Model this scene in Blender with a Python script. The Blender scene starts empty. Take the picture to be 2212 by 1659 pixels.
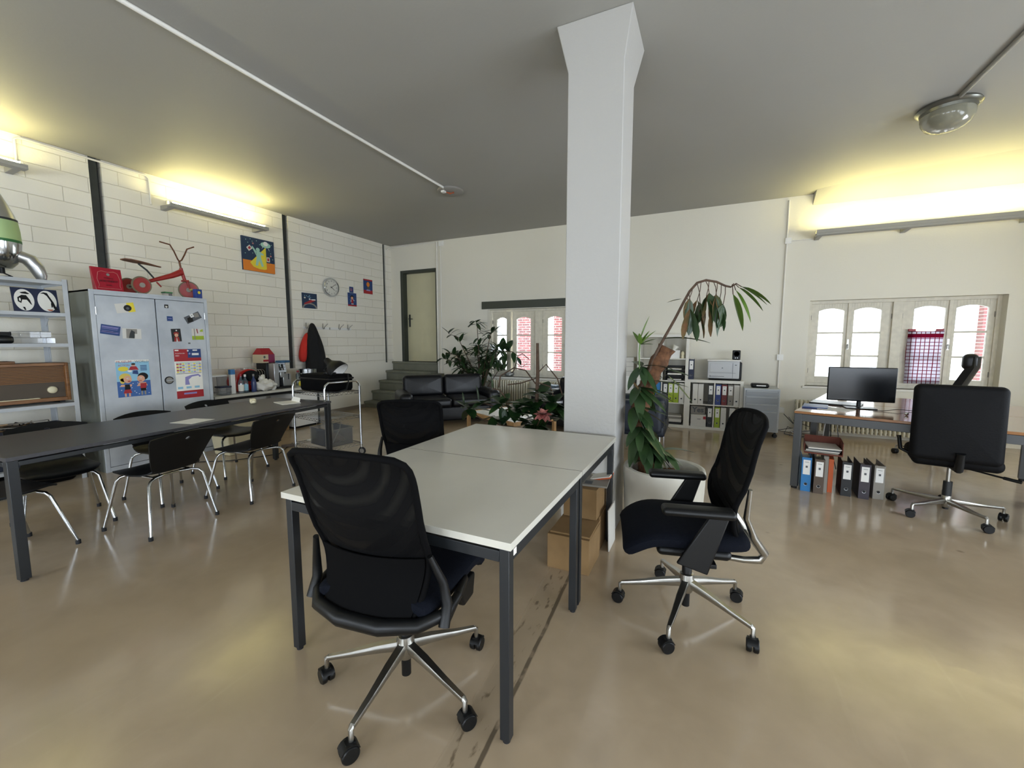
import bpy, math, random
from mathutils import Vector, Matrix, noise
random.seed(7)
PI = math.pi
SC = bpy.context.scene
COL = SC.collection

# ---------------------------------------------------------------- camera
cam_d = bpy.data.cameras.new('camera')
cam = bpy.data.objects.new('camera', cam_d); COL.objects.link(cam)
F_PX, YAW, PITCH, CAM_H = 903.8, -0.43923, 0.1001, 1.38
cam_d.sensor_fit = 'HORIZONTAL'; cam_d.sensor_width = 36.0
cam_d.lens = 36.0 * F_PX / 2212.0
cam_d.clip_start = 0.05; cam_d.clip_end = 200
cam.location = (0, 0, CAM_H)
cam.rotation_euler = (PI/2 - PITCH, 0, -YAW)
SC.camera = cam
SC.view_settings.view_transform = 'Standard'; SC.view_settings.look = 'None'
SC.view_settings.gamma = 1.0; SC.view_settings.use_curve_mapping = False
SC.view_settings.exposure = 0.64
SC.cycles.use_denoising = True
SC.cycles.max_bounces = 10; SC.cycles.diffuse_bounces = 6; SC.cycles.glossy_bounces = 4
SC.cycles.transparent_max_bounces = 16; SC.cycles.transmission_bounces = 6
SC.cycles.sample_clamp_indirect = 6.0
SC.cycles.caustics_reflective = False; SC.cycles.caustics_refractive = False

# ---------------------------------------------------------------- world and daylight
W = bpy.data.worlds.new('world'); SC.world = W; W.use_nodes = True
bg = W.node_tree.nodes['Background']
bg.inputs[0].default_value = (0.79, 0.885, 1.0, 1); bg.inputs[1].default_value = 9.0

def area(name, loc, rot, sx, sy, power, color):
    d = bpy.data.lights.new(name, 'AREA'); d.shape = 'RECTANGLE'; d.size = sx; d.size_y = sy
    d.energy = power; d.color = color
    o = bpy.data.objects.new(name, d); o.location = loc; o.rotation_euler = rot; COL.objects.link(o)
    return o
DAY = (0.80, 0.90, 1.0)
# the windows in the right wall and behind the photographer let in the same sky
RW = [(-1.0, 2.6, 0.74, 2.2), (2.2, 2.6, 0.74, 2.2), (5.3, 1.0, 0.74, 2.02)]
FW = [(x, 2.1, 0.74, 2.02) for x in (-4.4, -1.0, 2.4)]
def portal(loc, rot, sx, sy):
    o = area('window_portal', loc, rot, sx, sy, 1, (1, 1, 1)); o.data.cycles.is_portal = True
portal((-3.05, 7.98, 1.36), (-PI/2, 0, 0), 2.1, 1.3)
portal((2.38, 7.98, 1.36), (-PI/2, 0, 0), 2.1, 1.3)
for c_, w_, a_, b_ in RW: portal((4.66, c_, (a_+b_)/2), (0, PI/2, 0), b_-a_, w_)
for c_, w_, a_, b_ in FW: portal((c_, -3.26, (a_+b_)/2), (PI/2, 0, 0), w_, b_-a_)

# ---------------------------------------------------------------- materials
def lin(c): return c/12.92 if c <= 0.04045 else ((c+0.055)/1.055)**2.4
def rgb(h):
    if isinstance(h, str):
        h = h.lstrip('#'); return tuple(lin(int(h[i:i+2], 16)/255) for i in (0, 2, 4)) + (1,)
    return tuple(h) + (1,) if len(h) == 3 else tuple(h)
_M = {}
def mat(name, col='808080', rough=0.5, metal=0.0, var=0.0, scale=8.0, bump=0.0, bscale=None, emit=0.0, coat=0.0, spec=0.5, alpha=1.0, stretch=None, col2=None):
    if name in _M: return _M[name]
    m = bpy.data.materials.new(name); m.use_nodes = True; nt = m.node_tree; N = nt.nodes; L = nt.links
    b = N['Principled BSDF']; c = rgb(col)
    b.inputs['Base Color'].default_value = c; b.inputs['Roughness'].default_value = rough
    b.inputs['Metallic'].default_value = metal; b.inputs['Specular IOR Level'].default_value = spec
    if coat: b.inputs['Coat Weight'].default_value = coat; b.inputs['Coat Roughness'].default_value = 0.08
    if alpha < 1: b.inputs['Alpha'].default_value = alpha
    if emit: b.inputs['Emission Color'].default_value = c; b.inputs['Emission Strength'].default_value = emit
    if var or bump:
        tc = N.new('ShaderNodeTexCoord'); vec = tc.outputs['Object']
        if stretch:
            mp = N.new('ShaderNodeMapping'); mp.inputs['Scale'].default_value = stretch; L.new(vec, mp.inputs[0]); vec = mp.outputs[0]
        no = N.new('ShaderNodeTexNoise'); no.inputs['Scale'].default_value = scale; no.inputs['Detail'].default_value = 5
        L.new(vec, no.inputs['Vector'])
        if var:
            mx = N.new('ShaderNodeMix'); mx.data_type = 'RGBA'
            c2 = rgb(col2) if col2 else tuple(max(0, x*(1-var)) for x in c[:3]) + (1,)
            mx.inputs['A'].default_value = c; mx.inputs['B'].default_value = c2
            rp = N.new('ShaderNodeMapRange'); rp.inputs['From Min'].default_value = 0.35; rp.inputs['From Max'].default_value = 0.65
            L.new(no.outputs['Fac'], rp.inputs[0]); L.new(rp.outputs[0], mx.inputs['Factor']); L.new(mx.outputs['Result'], b.inputs['Base Color'])
        if bump:
            n2 = no
            if bscale:
                n2 = N.new('ShaderNodeTexNoise'); n2.inputs['Scale'].default_value = bscale; n2.inputs['Detail'].default_value = 4; L.new(vec, n2.inputs['Vector'])
            bp = N.new('ShaderNodeBump'); bp.inputs['Strength'].default_value = bump; bp.inputs['Distance'].default_value = 0.01
            L.new(n2.outputs['Fac'], bp.inputs['Height']); L.new(bp.outputs[0], b.inputs['Normal'])
    _M[name] = m; return m

def glass_mat(name, tint=(1, 1, 1), gloss=0.08, rough=0.02, body=0.0, bodycol='ffffff'):
    if name in _M: return _M[name]
    m = bpy.data.materials.new(name); m.use_nodes = True; nt = m.node_tree; N = nt.nodes; L = nt.links
    N.clear(); out = N.new('ShaderNodeOutputMaterial'); t = N.new('ShaderNodeBsdfTransparent'); t.inputs[0].default_value = tint + (1,)
    g = N.new('ShaderNodeBsdfGlossy'); g.inputs['Roughness'].default_value = rough
    fr = N.new('ShaderNodeFresnel'); fr.inputs[0].default_value = 1.4
    ad = N.new('ShaderNodeMath'); ad.operation = 'ADD'; ad.inputs[1].default_value = gloss*0.5; L.new(fr.outputs[0], ad.inputs[0])
    mx = N.new('ShaderNodeMixShader'); L.new(ad.outputs[0], mx.inputs[0]); L.new(t.outputs[0], mx.inputs[1]); L.new(g.outputs[0], mx.inputs[2])
    last = mx
    if body:
        d = N.new('ShaderNodeBsdfDiffuse'); d.inputs[0].default_value = rgb(bodycol)
        m2 = N.new('ShaderNodeMixShader'); m2.inputs[0].default_value = body; L.new(mx.outputs[0], m2.inputs[1]); L.new(d.outputs[0], m2.inputs[2]); last = m2
    L.new(last.outputs[0], out.inputs[0]); _M[name] = m; return m

def mesh_fabric():
    m = bpy.data.materials.new('mesh_fabric'); m.use_nodes = True; nt = m.node_tree; N = nt.nodes; L = nt.links
    b = N['Principled BSDF']; out = N['Material Output']
    b.inputs['Base Color'].default_value = rgb('030304'); b.inputs['Roughness'].default_value = 0.75; b.inputs['Specular IOR Level'].default_value = 0.15
    t = N.new('ShaderNodeBsdfTransparent'); mx = N.new('ShaderNodeMixShader')
    tc = N.new('ShaderNodeTexCoord'); w = N.new('ShaderNodeTexWave'); w.wave_type = 'RINGS'; w.rings_direction = 'Y'
    w.inputs['Scale'].default_value = 5.5; w.inputs['Distortion'].default_value = 2.2; w.inputs['Detail'].default_value = 0.5; w.inputs['Detail Scale'].default_value = 1.0
    mp = N.new('ShaderNodeMapping'); mp.inputs['Location'].default_value = (0.03, 0, -0.8); mp.inputs['Scale'].default_value = (1, 1, 0.7)
    L.new(tc.outputs['Object'], mp.inputs[0]); L.new(mp.outputs[0], w.inputs['Vector'])
    r = N.new('ShaderNodeMapRange'); r.inputs['From Min'].default_value = 0.35; r.inputs['From Max'].default_value = 1.0
    r.inputs['To Min'].default_value = 0.97; r.inputs['To Max'].default_value = 0.80
    L.new(w.outputs['Fac'], r.inputs[0]); L.new(r.outputs[0], mx.inputs[0])
    L.new(t.outputs[0], mx.inputs[1]); L.new(b.outputs[0], mx.inputs[2]); L.new(mx.outputs[0], out.inputs[0])
    return m

def wall_paint(name, col, brick=None, bump=0.25, z_plain=None, warm=None):
    """white paint on plaster or on concrete blocks (block courses as relief)"""
    m = bpy.data.materials.new(name); m.use_nodes = True; nt = m.node_tree; N = nt.nodes; L = nt.links
    b = N['Principled BSDF']; b.inputs['Roughness'].default_value = 0.62; b.inputs['Specular IOR Level'].default_value = 0.3
    tc = N.new('ShaderNodeTexCoord'); n1 = N.new('ShaderNodeTexNoise'); n1.inputs['Scale'].default_value = 1.1; n1.inputs['Detail'].default_value = 6
    L.new(tc.outputs['Object'], n1.inputs['Vector'])
    mx = N.new('ShaderNodeMix'); mx.data_type = 'RGBA'; c = rgb(col)
    mx.inputs['A'].default_value = c; mx.inputs['B'].default_value = tuple(x*0.93 for x in c[:3]) + (1,)
    L.new(n1.outputs['Fac'], mx.inputs['Factor']); colout = mx.outputs['Result']
    n2 = N.new('ShaderNodeTexNoise'); n2.inputs['Scale'].default_value = 45; n2.inputs['Detail'].default_value = 4
    L.new(tc.outputs['Object'], n2.inputs['Vector'])
    bp = N.new('ShaderNodeBump'); bp.inputs['Strength'].default_value = bump; bp.inputs['Distance'].default_value = 0.006
    L.new(n2.outputs['Fac'], bp.inputs['Height']); nrm = bp.outputs[0]
    if brick:
        sp = N.new('ShaderNodeSeparateXYZ'); L.new(tc.outputs['Object'], sp.inputs[0])
        cb = N.new('ShaderNodeCombineXYZ'); L.new(sp.outputs[brick], cb.inputs[0]); L.new(sp.outputs['Z'], cb.inputs[1])
        ns = N.new('ShaderNodeTexNoise'); ns.inputs['Scale'].default_value = 3.0; L.new(tc.outputs['Object'], ns.inputs['Vector'])
        va = N.new('ShaderNodeVectorMath'); va.operation = 'MULTIPLY_ADD'; va.inputs[1].default_value = (0.02, 0.02, 0); L.new(ns.outputs['Color'], va.inputs[0]); L.new(cb.outputs[0], va.inputs[2])
        bt = N.new('ShaderNodeTexBrick'); bt.inputs['Scale'].default_value = 1; bt.inputs['Brick Width'].default_value = 0.50
        bt.inputs['Row Height'].default_value = 0.164; bt.inputs['Mortar Size'].default_value = 0.004; bt.inputs['Mortar Smooth'].default_value = 0.6
        bt.offset = 0.44; bt.inputs['Bias'].default_value = 0.0
        bt.inputs['Color1'].default_value = (1, 1, 1, 1); bt.inputs['Color2'].default_value = (0.965, 0.955, 0.94, 1); bt.inputs['Mortar'].default_value = (0.90, 0.875, 0.82, 1)
        L.new(va.outputs[0], bt.inputs['Vector'])
        mu = N.new('ShaderNodeMix'); mu.data_type = 'RGBA'; mu.blend_type = 'MULTIPLY'
        L.new(colout, mu.inputs['A']); L.new(bt.outputs['Color'], mu.inputs['B'])
        b2 = N.new('ShaderNodeBump'); b2.invert = True; b2.inputs['Strength'].default_value = 0.9; b2.inputs['Distance'].default_value = 0.008
        if z_plain:
            gt = N.new('ShaderNodeMath'); gt.operation = 'GREATER_THAN'; gt.inputs[1].default_value = z_plain; L.new(sp.outputs['Z'], gt.inputs[0])
            fm = N.new('ShaderNodeMath'); fm.operation = 'MULTIPLY'; fm.inputs[1].default_value = 0.85; L.new(gt.outputs[0], fm.inputs[0]); L.new(fm.outputs[0], mu.inputs['Factor'])
            hm = N.new('ShaderNodeMath'); hm.operation = 'MULTIPLY'; L.new(gt.outputs[0], hm.inputs[0]); L.new(bt.outputs['Fac'], hm.inputs[1]); L.new(hm.outputs[0], b2.inputs['Height'])
        else:
            mu.inputs['Factor'].default_value = 0.85; L.new(bt.outputs['Fac'], b2.inputs['Height'])
        L.new(nrm, b2.inputs['Normal']); nrm = b2.outputs[0]; colout = mu.outputs['Result']
    L.new(colout, b.inputs['Base Color']); L.new(nrm, b.inputs['Normal'])
    return m

def floor_mat():
    m = bpy.data.materials.new('floor_coating'); m.use_nodes = True; nt = m.node_tree; N = nt.nodes; L = nt.links
    b = N['Principled BSDF']; tc = N.new('ShaderNodeTexCoord')
    def noise_(s, d=6, dist=0.0):
        n = N.new('ShaderNodeTexNoise'); n.inputs['Scale'].default_value = s; n.inputs['Detail'].default_value = d; n.inputs['Distortion'].default_value = dist
        L.new(tc.outputs['Object'], n.inputs['Vector']); return n
    def math_(op, a, bb=None, clamp=False):
        n = N.new('ShaderNodeMath'); n.operation = op; n.use_clamp = clamp
        for i, v in enumerate((a, bb)):
            if v is None: continue
            if isinstance(v, (int, float)): n.inputs[i].default_value = v
            else: L.new(v, n.inputs[i])
        return n.outputs[0]
    def rng(v, a, bb, c=0.0, d=1.0):
        n = N.new('ShaderNodeMapRange'); n.inputs['From Min'].default_value = a; n.inputs['From Max'].default_value = bb
        n.inputs['To Min'].default_value = c; n.inputs['To Max'].default_value = d; L.new(v, n.inputs[0]); return n.outputs[0]
    def mixc(f, a, bb):
        n = N.new('ShaderNodeMix'); n.data_type = 'RGBA'
        if isinstance(f, (int, float)): n.inputs['Factor'].default_value = f
        else: L.new(f, n.inputs['Factor'])
        for k, v in (('A', a), ('B', bb)):
            if isinstance(v, str): n.inputs[k].default_value = rgb(v)
            else: L.new(v, n.inputs[k])
        return n.outputs['Result']
    c = mixc(rng(noise_(0.7, 5, 0.6).outputs['Fac'], 0.3, 0.7), 'bba78d', 'a69378')
    c = mixc(math_('MULTIPLY', rng(noise_(9, 8).outputs['Fac'], 0.3, 0.9), 0.5), c, 'a18f76')
    c = mixc(math_('MULTIPLY', rng(noise_(2.4, 10, 0.8).outputs['Fac'], 0.42, 0.80), 0.38), c, '86745c')
    mps = N.new('ShaderNodeMapping'); mps.inputs['Scale'].default_value = (18, 1.2, 1); mps.inputs['Rotation'].default_value = (0, 0, 0.5); L.new(tc.outputs['Object'], mps.inputs[0])
    scn = N.new('ShaderNodeTexNoise'); scn.inputs['Scale'].default_value = 1.0; scn.inputs['Detail'].default_value = 3; L.new(mps.outputs[0], scn.inputs['Vector'])
    c = mixc(math_('MULTIPLY', rng(scn.outputs['Fac'], 0.66, 0.72), 0.05), c, 'cfc0a8')
    # small round stains
    vo = N.new('ShaderNodeTexVoronoi'); vo.inputs['Scale'].default_value = 1.7; L.new(tc.outputs['Object'], vo.inputs['Vector'])
    st = rng(vo.outputs['Distance'], 0.045, 0.02); c = mixc(math_('MULTIPLY', st, 0.45), c, '54432f')
    # filled trench running away from the camera, chipped along its dark joint
    sp = N.new('ShaderNodeSeparateXYZ'); L.new(tc.outputs['Object'], sp.inputs[0])
    wob = noise_(3.0, 5).outputs['Fac']; x = math_('ADD', math_('ADD', sp.outputs['X'], math_('MULTIPLY', math_('SUBTRACT', wob, 0.5), 0.03)), math_('MULTIPLY', math_('SUBTRACT', sp.outputs['Y'], 1.05), 0.055))
    band = math_('MULTIPLY', rng(x, -0.765, -0.745), rng(x, -0.625, -0.635)); band = math_('MULTIPLY', band, rng(sp.outputs['Y'], 3.4, 3.3))
    mpg = N.new('ShaderNodeMapping'); mpg.inputs['Scale'].default_value = (34, 11.0, 1); L.new(tc.outputs['Object'], mpg.inputs[0])
    sn = N.new('ShaderNodeTexNoise'); sn.inputs['Scale'].default_value = 1.0; sn.inputs['Detail'].default_value = 8; L.new(mpg.outputs[0], sn.inputs['Vector'])
    c = mixc(math_('MULTIPLY', band, 0.45), c, '93826a')
    c = mixc(math_('MULTIPLY', band, math_('MULTIPLY', rng(sn.outputs['Fac'], 0.58, 0.66), 0.75)), c, '5b4a34')
    joint = math_('MULTIPLY', rng(x, -0.634, -0.630), rng(x, -0.612, -0.617)); joint = math_('MULTIPLY', joint, rng(noise_(6, 4).outputs['Fac'], 0.34, 0.46))
    joint = math_('MULTIPLY', joint, rng(sp.outputs['Y'], 3.4, 3.3))
    c = mixc(math_('MULTIPLY', joint, 0.75), c, '33291a')
    L.new(c, b.inputs['Base Color'])
    r = rng(noise_(5, 8).outputs['Fac'], 0.3, 0.7, 0.11, 0.20)
    L.new(math_('ADD', r, math_('MULTIPLY', math_('MAXIMUM', band, joint), 0.3)), b.inputs['Roughness'])
    b.inputs['Specular IOR Level'].default_value = 0.75
    bp = N.new('ShaderNodeBump'); bp.inputs['Strength'].default_value = 0.05; bp.inputs['Distance'].default_value = 0.01
    L.new(math_('SUBTRACT', noise_(6, 4).outputs['Fac'], math_('MULTIPLY', joint, 0.8)), bp.inputs['Height']); L.new(bp.outputs[0], b.inputs['Normal'])
    return m

M = dict(
    paint=mat('paint_white', 'e4e1d8', 0.6, bump=0.2, scale=30), frame=mat('window_paint', 'd9d3c2', 0.45, var=0.12, scale=14),
    steel=mat('dark_steel', '2b302f', 0.45, var=0.3, scale=12), black=mat('black_plastic', '08090a', 0.42, spec=0.35), blackmatte=mat('black_matte', '030304', 0.85, spec=0.12),
    rubber=mat('rubber', '15161a', 0.7), chrome=mat('chrome', 'c9cccf', 0.14, 1.0), alu=mat('aluminium', 'b4b2ac', 0.30, 1.0, var=0.15, scale=9),
    whitetop=mat('white_laminate', 'd4d1c6', 0.24, var=0.05, scale=3), legm=mat('anthracite_metal', '1e2124', 0.42), darktop=mat('dark_laminate', '424144', 0.36, var=0.18, scale=60),
    ply=mat('black_stained_ply', '0a0b0c', 0.42, spec=0.3), chairfab=mat('black_upholstery', '050507', 0.7, spec=0.2, bump=0.15, scale=90), seatfab=mat('navy_fabric', '070b15', 0.85, spec=0.15, bump=0.3, scale=220),
    leather=mat('black_leather', '0c0d11', 0.38, spec=0.4, bump=0.35, scale=14, bscale=7), leather2=mat('navy_leather', '1d2533', 0.45, bump=0.15, scale=12),
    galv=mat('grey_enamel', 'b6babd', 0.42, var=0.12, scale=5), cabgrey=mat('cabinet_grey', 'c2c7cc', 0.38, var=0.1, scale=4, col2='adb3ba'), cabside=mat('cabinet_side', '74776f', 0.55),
    line=mat('dark_gap', '1b1d20', 0.8), white=mat('white_plastic', 'e9e8e4', 0.4), paper=mat('paper', 'efece2', 0.8), cream=mat('cream_plastic', 'd8cfae', 0.5),
    green=mat('leaf_green', '2c4a22', 0.33, var=0.5, scale=6, col2='17301a'), green2=mat('leaf_dark', '22391f', 0.36, var=0.4, scale=5, col2='344a28'), lightleaf=mat('leaf_light', '5b7a2f', 0.4, var=0.3, scale=6),
    brownleaf=mat('leaf_brown', '7b5637', 0.7, var=0.5, scale=14, col2='3f4a24'), bark=mat('bark', '5b4636', 0.8, var=0.4, scale=30, bump=0.6), moss=mat('coir_pole', '6f4b31', 0.95, var=0.55, scale=28, bump=1.0),
    soil=mat('soil', '33241a', 0.95, var=0.6, scale=40, col2='7a5a3c', bump=1.0), pink=mat('pink_petal', 'd78f88', 0.6, var=0.3, scale=30),
    red=mat('red_paint', '9c2420', 0.42, var=0.2, scale=10), redcard=mat('red_card', 'a32029', 0.45), darkred=mat('dark_red', '6b1018', 0.5), orange=mat('orange_card', 'c05a2c', 0.6),
    card=mat('cardboard', '8d7049', 0.85, var=0.12, scale=12), wood=mat('wood_brown', '84592f', 0.5, var=0.4, scale=5, stretch=(1, 1, 14), col2='5d3c1f'), woodl=mat('wood_light', 'b08a5c', 0.5, var=0.3, scale=4, stretch=(14, 1, 1)),
    blue=mat('blue_card', '1f3f77', 0.5), sky=mat('sky_blue', '2d78b4', 0.5), lime=mat('lime_card', '9db32a', 0.5), greyc=mat('grey_card', '8c877e', 0.6), brownc=mat('brown_card', '54473c', 0.6),
    whitec=mat('white_card', 'd4d1c9', 0.55), navyc=mat('navy_card', '1b2440', 0.5), blackc=mat('black_card', '141517', 0.5), ink=mat('ink_grey', '55585c', 0.7), night=mat('night_blue', '1d3350', 0.6),
    yellow=mat('yellow_print', 'e2cf3c', 0.6), oran=mat('orange_print', 'df8128', 0.6), teal=mat('pale_teal', '9ec8b8', 0.6), skin=mat('skin_print', 'd9a487', 0.6), blond=mat('blond_print', 'd9bf58', 0.6), lblue=mat('light_blue_print', '8fc0d8', 0.6), purple=mat('lilac_print', '8d88bd', 0.6),
    step=mat('stair_paint', '77786a', 0.55, var=0.2, scale=6), doorp=mat('door_paint', 'c9c4a4', 0.45, var=0.06, scale=3), doorf=mat('door_frame', '363b33', 0.5),
    glass=glass_mat('window_glass'), plasticclear=glass_mat('clear_plastic', (0.95, 0.96, 0.98), 0.1, 0.08, 0.10, 'dfe4e8'), bottle=glass_mat('bottle_glass', (0.8, 0.88, 0.92), 0.12, 0.03, 0.15, '9ab0bd'),
    domeglass=glass_mat('dome_glass', (0.8, 0.8, 0.74), 0.22, 0.14, 0.72, '8f8d7c'), radp=mat('radiator_paint', 'd2ccb6', 0.4), mesh=mesh_fabric(), screen=mat('screen_black', '0b0d10', 0.22),
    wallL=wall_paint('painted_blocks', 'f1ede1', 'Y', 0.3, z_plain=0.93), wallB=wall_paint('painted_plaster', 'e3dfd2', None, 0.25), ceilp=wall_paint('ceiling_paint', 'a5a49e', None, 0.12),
    concrete=wall_paint('pillar_paint', 'b6b4b0', None, 0.35), floor=floor_mat(), silver=mat('brushed_silver', 'c6c8ca', 0.3, 0.9), bagw=mat('plastic_bag', 'dddad2', 0.45, bump=0.5, scale=16), cloth=mat('white_cloth', 'e6e6ea', 0.9), coat=mat('black_coat', '0b0b0d', 0.9, bump=0.6, scale=9), redcloth=mat('red_cloth', 'c22a20', 0.85, bump=0.5, scale=12),
)
tube_m = mat('tube_glow', 'fff2a6', 0.5, emit=88.0)

# ---------------------------------------------------------------- mesh builder
class MB:
    def __init__(s): s.v = []; s.f = []; s.mi = []; s.mats = []; s.cur = 0; s.T = Matrix.Identity(4)
    def m(s, material):
        if material not in s.mats: s.mats.append(material)
        s.cur = s.mats.index(material); return s
    def at(s, x=0, y=0, z=0, rz=0, rx=0, ry=0): s.T = Matrix.Translation((x, y, z)) @ Matrix.Rotation(rz, 4, 'Z') @ Matrix.Rotation(ry, 4, 'Y') @ Matrix.Rotation(rx, 4, 'X'); return s
    def add(s, vs, fs):
        k = len(s.v); s.v += [tuple(s.T @ Vector(p)) for p in vs]; s.f += [tuple(i+k for i in f) for f in fs]; s.mi += [s.cur]*len(fs); return s
    def box(s, x0, x1, y0, y1, z0, z1):
        return s.add([(x0,y0,z0),(x1,y0,z0),(x1,y1,z0),(x0,y1,z0),(x0,y0,z1),(x1,y0,z1),(x1,y1,z1),(x0,y1,z1)],
                     [(3,2,1,0),(4,5,6,7),(0,1,5,4),(1,2,6,5),(2,3,7,6),(3,0,4,7)])
    def prism(s, pts, z0, z1):
        n = len(pts); a = sum(pts[i][0]*pts[(i+1)%n][1]-pts[(i+1)%n][0]*pts[i][1] for i in range(n))
        if a < 0: pts = pts[::-1]
        return s.add([(p[0],p[1],z0) for p in pts]+[(p[0],p[1],z1) for p in pts], [tuple(range(n))[::-1], tuple(range(n,2*n))]+[(i,(i+1)%n,(i+1)%n+n,i+n) for i in range(n)])
    def lathe(s, prof, n=24, cap0=True, cap1=True):
        vs = []; fs = []
        for r, z in prof:
            for i in range(n): vs.append((r*math.cos(2*PI*i/n), r*math.sin(2*PI*i/n), z))
        for j in range(len(prof)-1):
            for i in range(n): a = j*n+i; b = j*n+(i+1)%n; fs.append((a, b, b+n, a+n))
        if cap0: fs.append(tuple(range(n))[::-1])
        if cap1: fs.append(tuple(range((len(prof)-1)*n, len(prof)*n)))
        return s.add(vs, fs)
    def cyl(s, r, z0, z1, n=20): return s.lathe([(r, z0), (r, z1)], n)
    def tube(s, pts, r, n=8, closed=False):
        P = [Vector(p) for p in pts]; R = r if isinstance(r, (list, tuple)) else [r]*len(P)
        vs = []; fs = []; up = Vector((0, 0, 1)); prev = None
        for i, p in enumerate(P):
            if closed: t = (P[(i+1) % len(P)] - P[i-1])
            else: t = (P[min(i+1, len(P)-1)] - P[max(i-1, 0)])
            t = t.normalized() if t.length > 1e-9 else up
            if prev is None:
                a = t.cross(up); a = a if a.length > 1e-3 else t.cross(Vector((1, 0, 0)))
            else:
                a = prev - t*prev.dot(t)
            a.normalize(); b = t.cross(a); prev = a
            for k in range(n):
                g = 2*PI*k/n; vs.append(tuple(p + (a*math.cos(g) + b*math.sin(g))*R[i]))
        m = len(P)
        for j in range(m if closed else m-1):
            for k in range(n): a0 = j*n+k; b0 = j*n+(k+1)%n; c0 = ((j+1)%m)*n+(k+1)%n; d0 = ((j+1)%m)*n+k; fs.append((a0, b0, c0, d0))
        if not closed: fs += [tuple(range(n))[::-1], tuple(range((m-1)*n, m*n))]
        return s.add(vs, fs)
    def grid(s, rows, thick=0.0, closed_u=False):
        """rows: list of rows of points; optional thickness along the normals"""
        R = [[Vector(p) for p in r] for r in rows]; a = len(R); b = len(R[0]); fs = []
        def nrm(i, j):
            u = R[min(i+1, a-1)][j] - R[max(i-1, 0)][j]; v = R[i][min(j+1, b-1)] - R[i][max(j-1, 0)]; n = u.cross(v)
            return n.normalized() if n.length > 1e-9 else Vector((0, 0, 1))
        vs = [p for r in R for p in r]
        for i in range(a-1):
            for j in range(b-1): fs.append((i*b+j, i*b+j+1, (i+1)*b+j+1, (i+1)*b+j))
        if thick:
            k = len(vs); vs = vs + [R[i][j] + nrm(i, j)*thick for i in range(a) for j in range(b)]
            fs = fs + [tuple(x+k for x in f[::-1]) for f in fs]
            loop = [j for j in range(b)] + [i*b+b-1 for i in range(1, a)] + [(a-1)*b+j for j in range(b-2, -1, -1)] + [i*b for i in range(a-2, 0, -1)]
            for q in range(len(loop)): x, y = loop[q], loop[(q+1) % len(loop)]; fs.append((x, x+k, y+k, y))
        return s.add([tuple(v) for v in vs], fs)
    def cushion(s, x0, x1, y0, y1, z0, z1, r=0.04, n=5, e=2.6, puff=0.0):
        """rounded slab: superellipse-edged box"""
        cx, cy, cz = (x0+x1)/2, (y0+y1)/2, (z0+z1)/2; hx, hy, hz = (x1-x0)/2, (y1-y0)/2, (z1-z0)/2
        r = min(r, hx*.99, hy*.99, hz*.99); vs = []; fs = []; N4 = 4*(n+1); lv = []
        for k in range(-n, n+1):
            a = (PI/2)*k/n; rr = r*math.cos(a); z = (hz-r)*(1 if k >= 0 else -1) + r*math.sin(a)
            lv.append((rr, z));
            if k == 0: lv.insert(len(lv)-1, (r, -(hz-r)))
        ring = []
        for q, (sx, sy) in enumerate(((1, 1), (-1, 1), (-1, -1), (1, -1))):
            for k in range(n+1):
                a = PI/2*q + (PI/2)*k/n; ring.append((sx*(hx-r), sy*(hy-r), math.cos(a), math.sin(a)))
        for rr, z in lv:
            for bx, by, c, d in ring: vs.append((cx+bx+c*rr, cy+by+d*rr, cz+z))
        m = len(ring)
        for j in range(len(lv)-1):
            for k in range(m): fs.append((j*m+k, j*m+(k+1)%m, (j+1)*m+(k+1)%m, (j+1)*m+k))
        c0 = len(vs); vs.append((cx, cy, z0-puff)); vs.append((cx, cy, z1+puff))
        for k in range(m): fs.append((c0, (k+1)%m, k)); fs.append((c0+1, (len(lv)-1)*m+k, (len(lv)-1)*m+(k+1)%m))
        return s.add(vs, fs)
    def ball(s, r, cx=0, cy=0, cz=0, sx=1, sy=1, sz=1, n=14, m=9, jitter=0.0, seed=0):
        vs = []; fs = []
        for j in range(m+1):
            ph = PI*j/m
            for i in range(n):
                th = 2*PI*i/n; d = Vector((math.sin(ph)*math.cos(th), math.sin(ph)*math.sin(th), math.cos(ph)))
                k = 1 + (jitter*noise.noise(d*2.3 + Vector((seed, seed, 0))) if jitter else 0)
                vs.append((cx+d.x*r*sx*k, cy+d.y*r*sy*k, cz+d.z*r*sz*k))
        for j in range(m):
            for i in range(n): a = j*n+i; b = j*n+(i+1)%n; fs.append((a, a+n, b+n, b))
        return s.add(vs, fs)
    def text(s, body, size, x, y, z=0.0, depth=0.0006, align='LEFT', bold=0.0, xs=1.0):
        c = bpy.data.curves.new('txt', 'FONT'); c.body = body; c.size = size; c.extrude = depth; c.offset = bold; c.align_x = align; c.resolution_u = 3
        o = bpy.data.objects.new('txt', c); COL.objects.link(o); dg = bpy.context.evaluated_depsgraph_get(); dg.update()
        me = bpy.data.meshes.new_from_object(o.evaluated_get(dg))
        vs = [(x+v.co.x*xs, y+v.co.y, z+v.co.z) for v in me.vertices]; fs = [tuple(p.vertices) for p in me.polygons]
        bpy.data.objects.remove(o); bpy.data.curves.remove(c); bpy.data.meshes.remove(me)
        return s.add(vs, fs)
    def disc(s, r, x, y, z0, z1, n=20, sx=1.0, a0=0.0, a1=2*PI):
        full = abs(a1-a0-2*PI) < 1e-6
        pts = [(x+r*sx*math.cos(a0+(a1-a0)*i/n), y+r*math.sin(a0+(a1-a0)*i/n)) for i in range(n if full else n+1)]
        return s.prism(pts, z0, z1)
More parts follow.
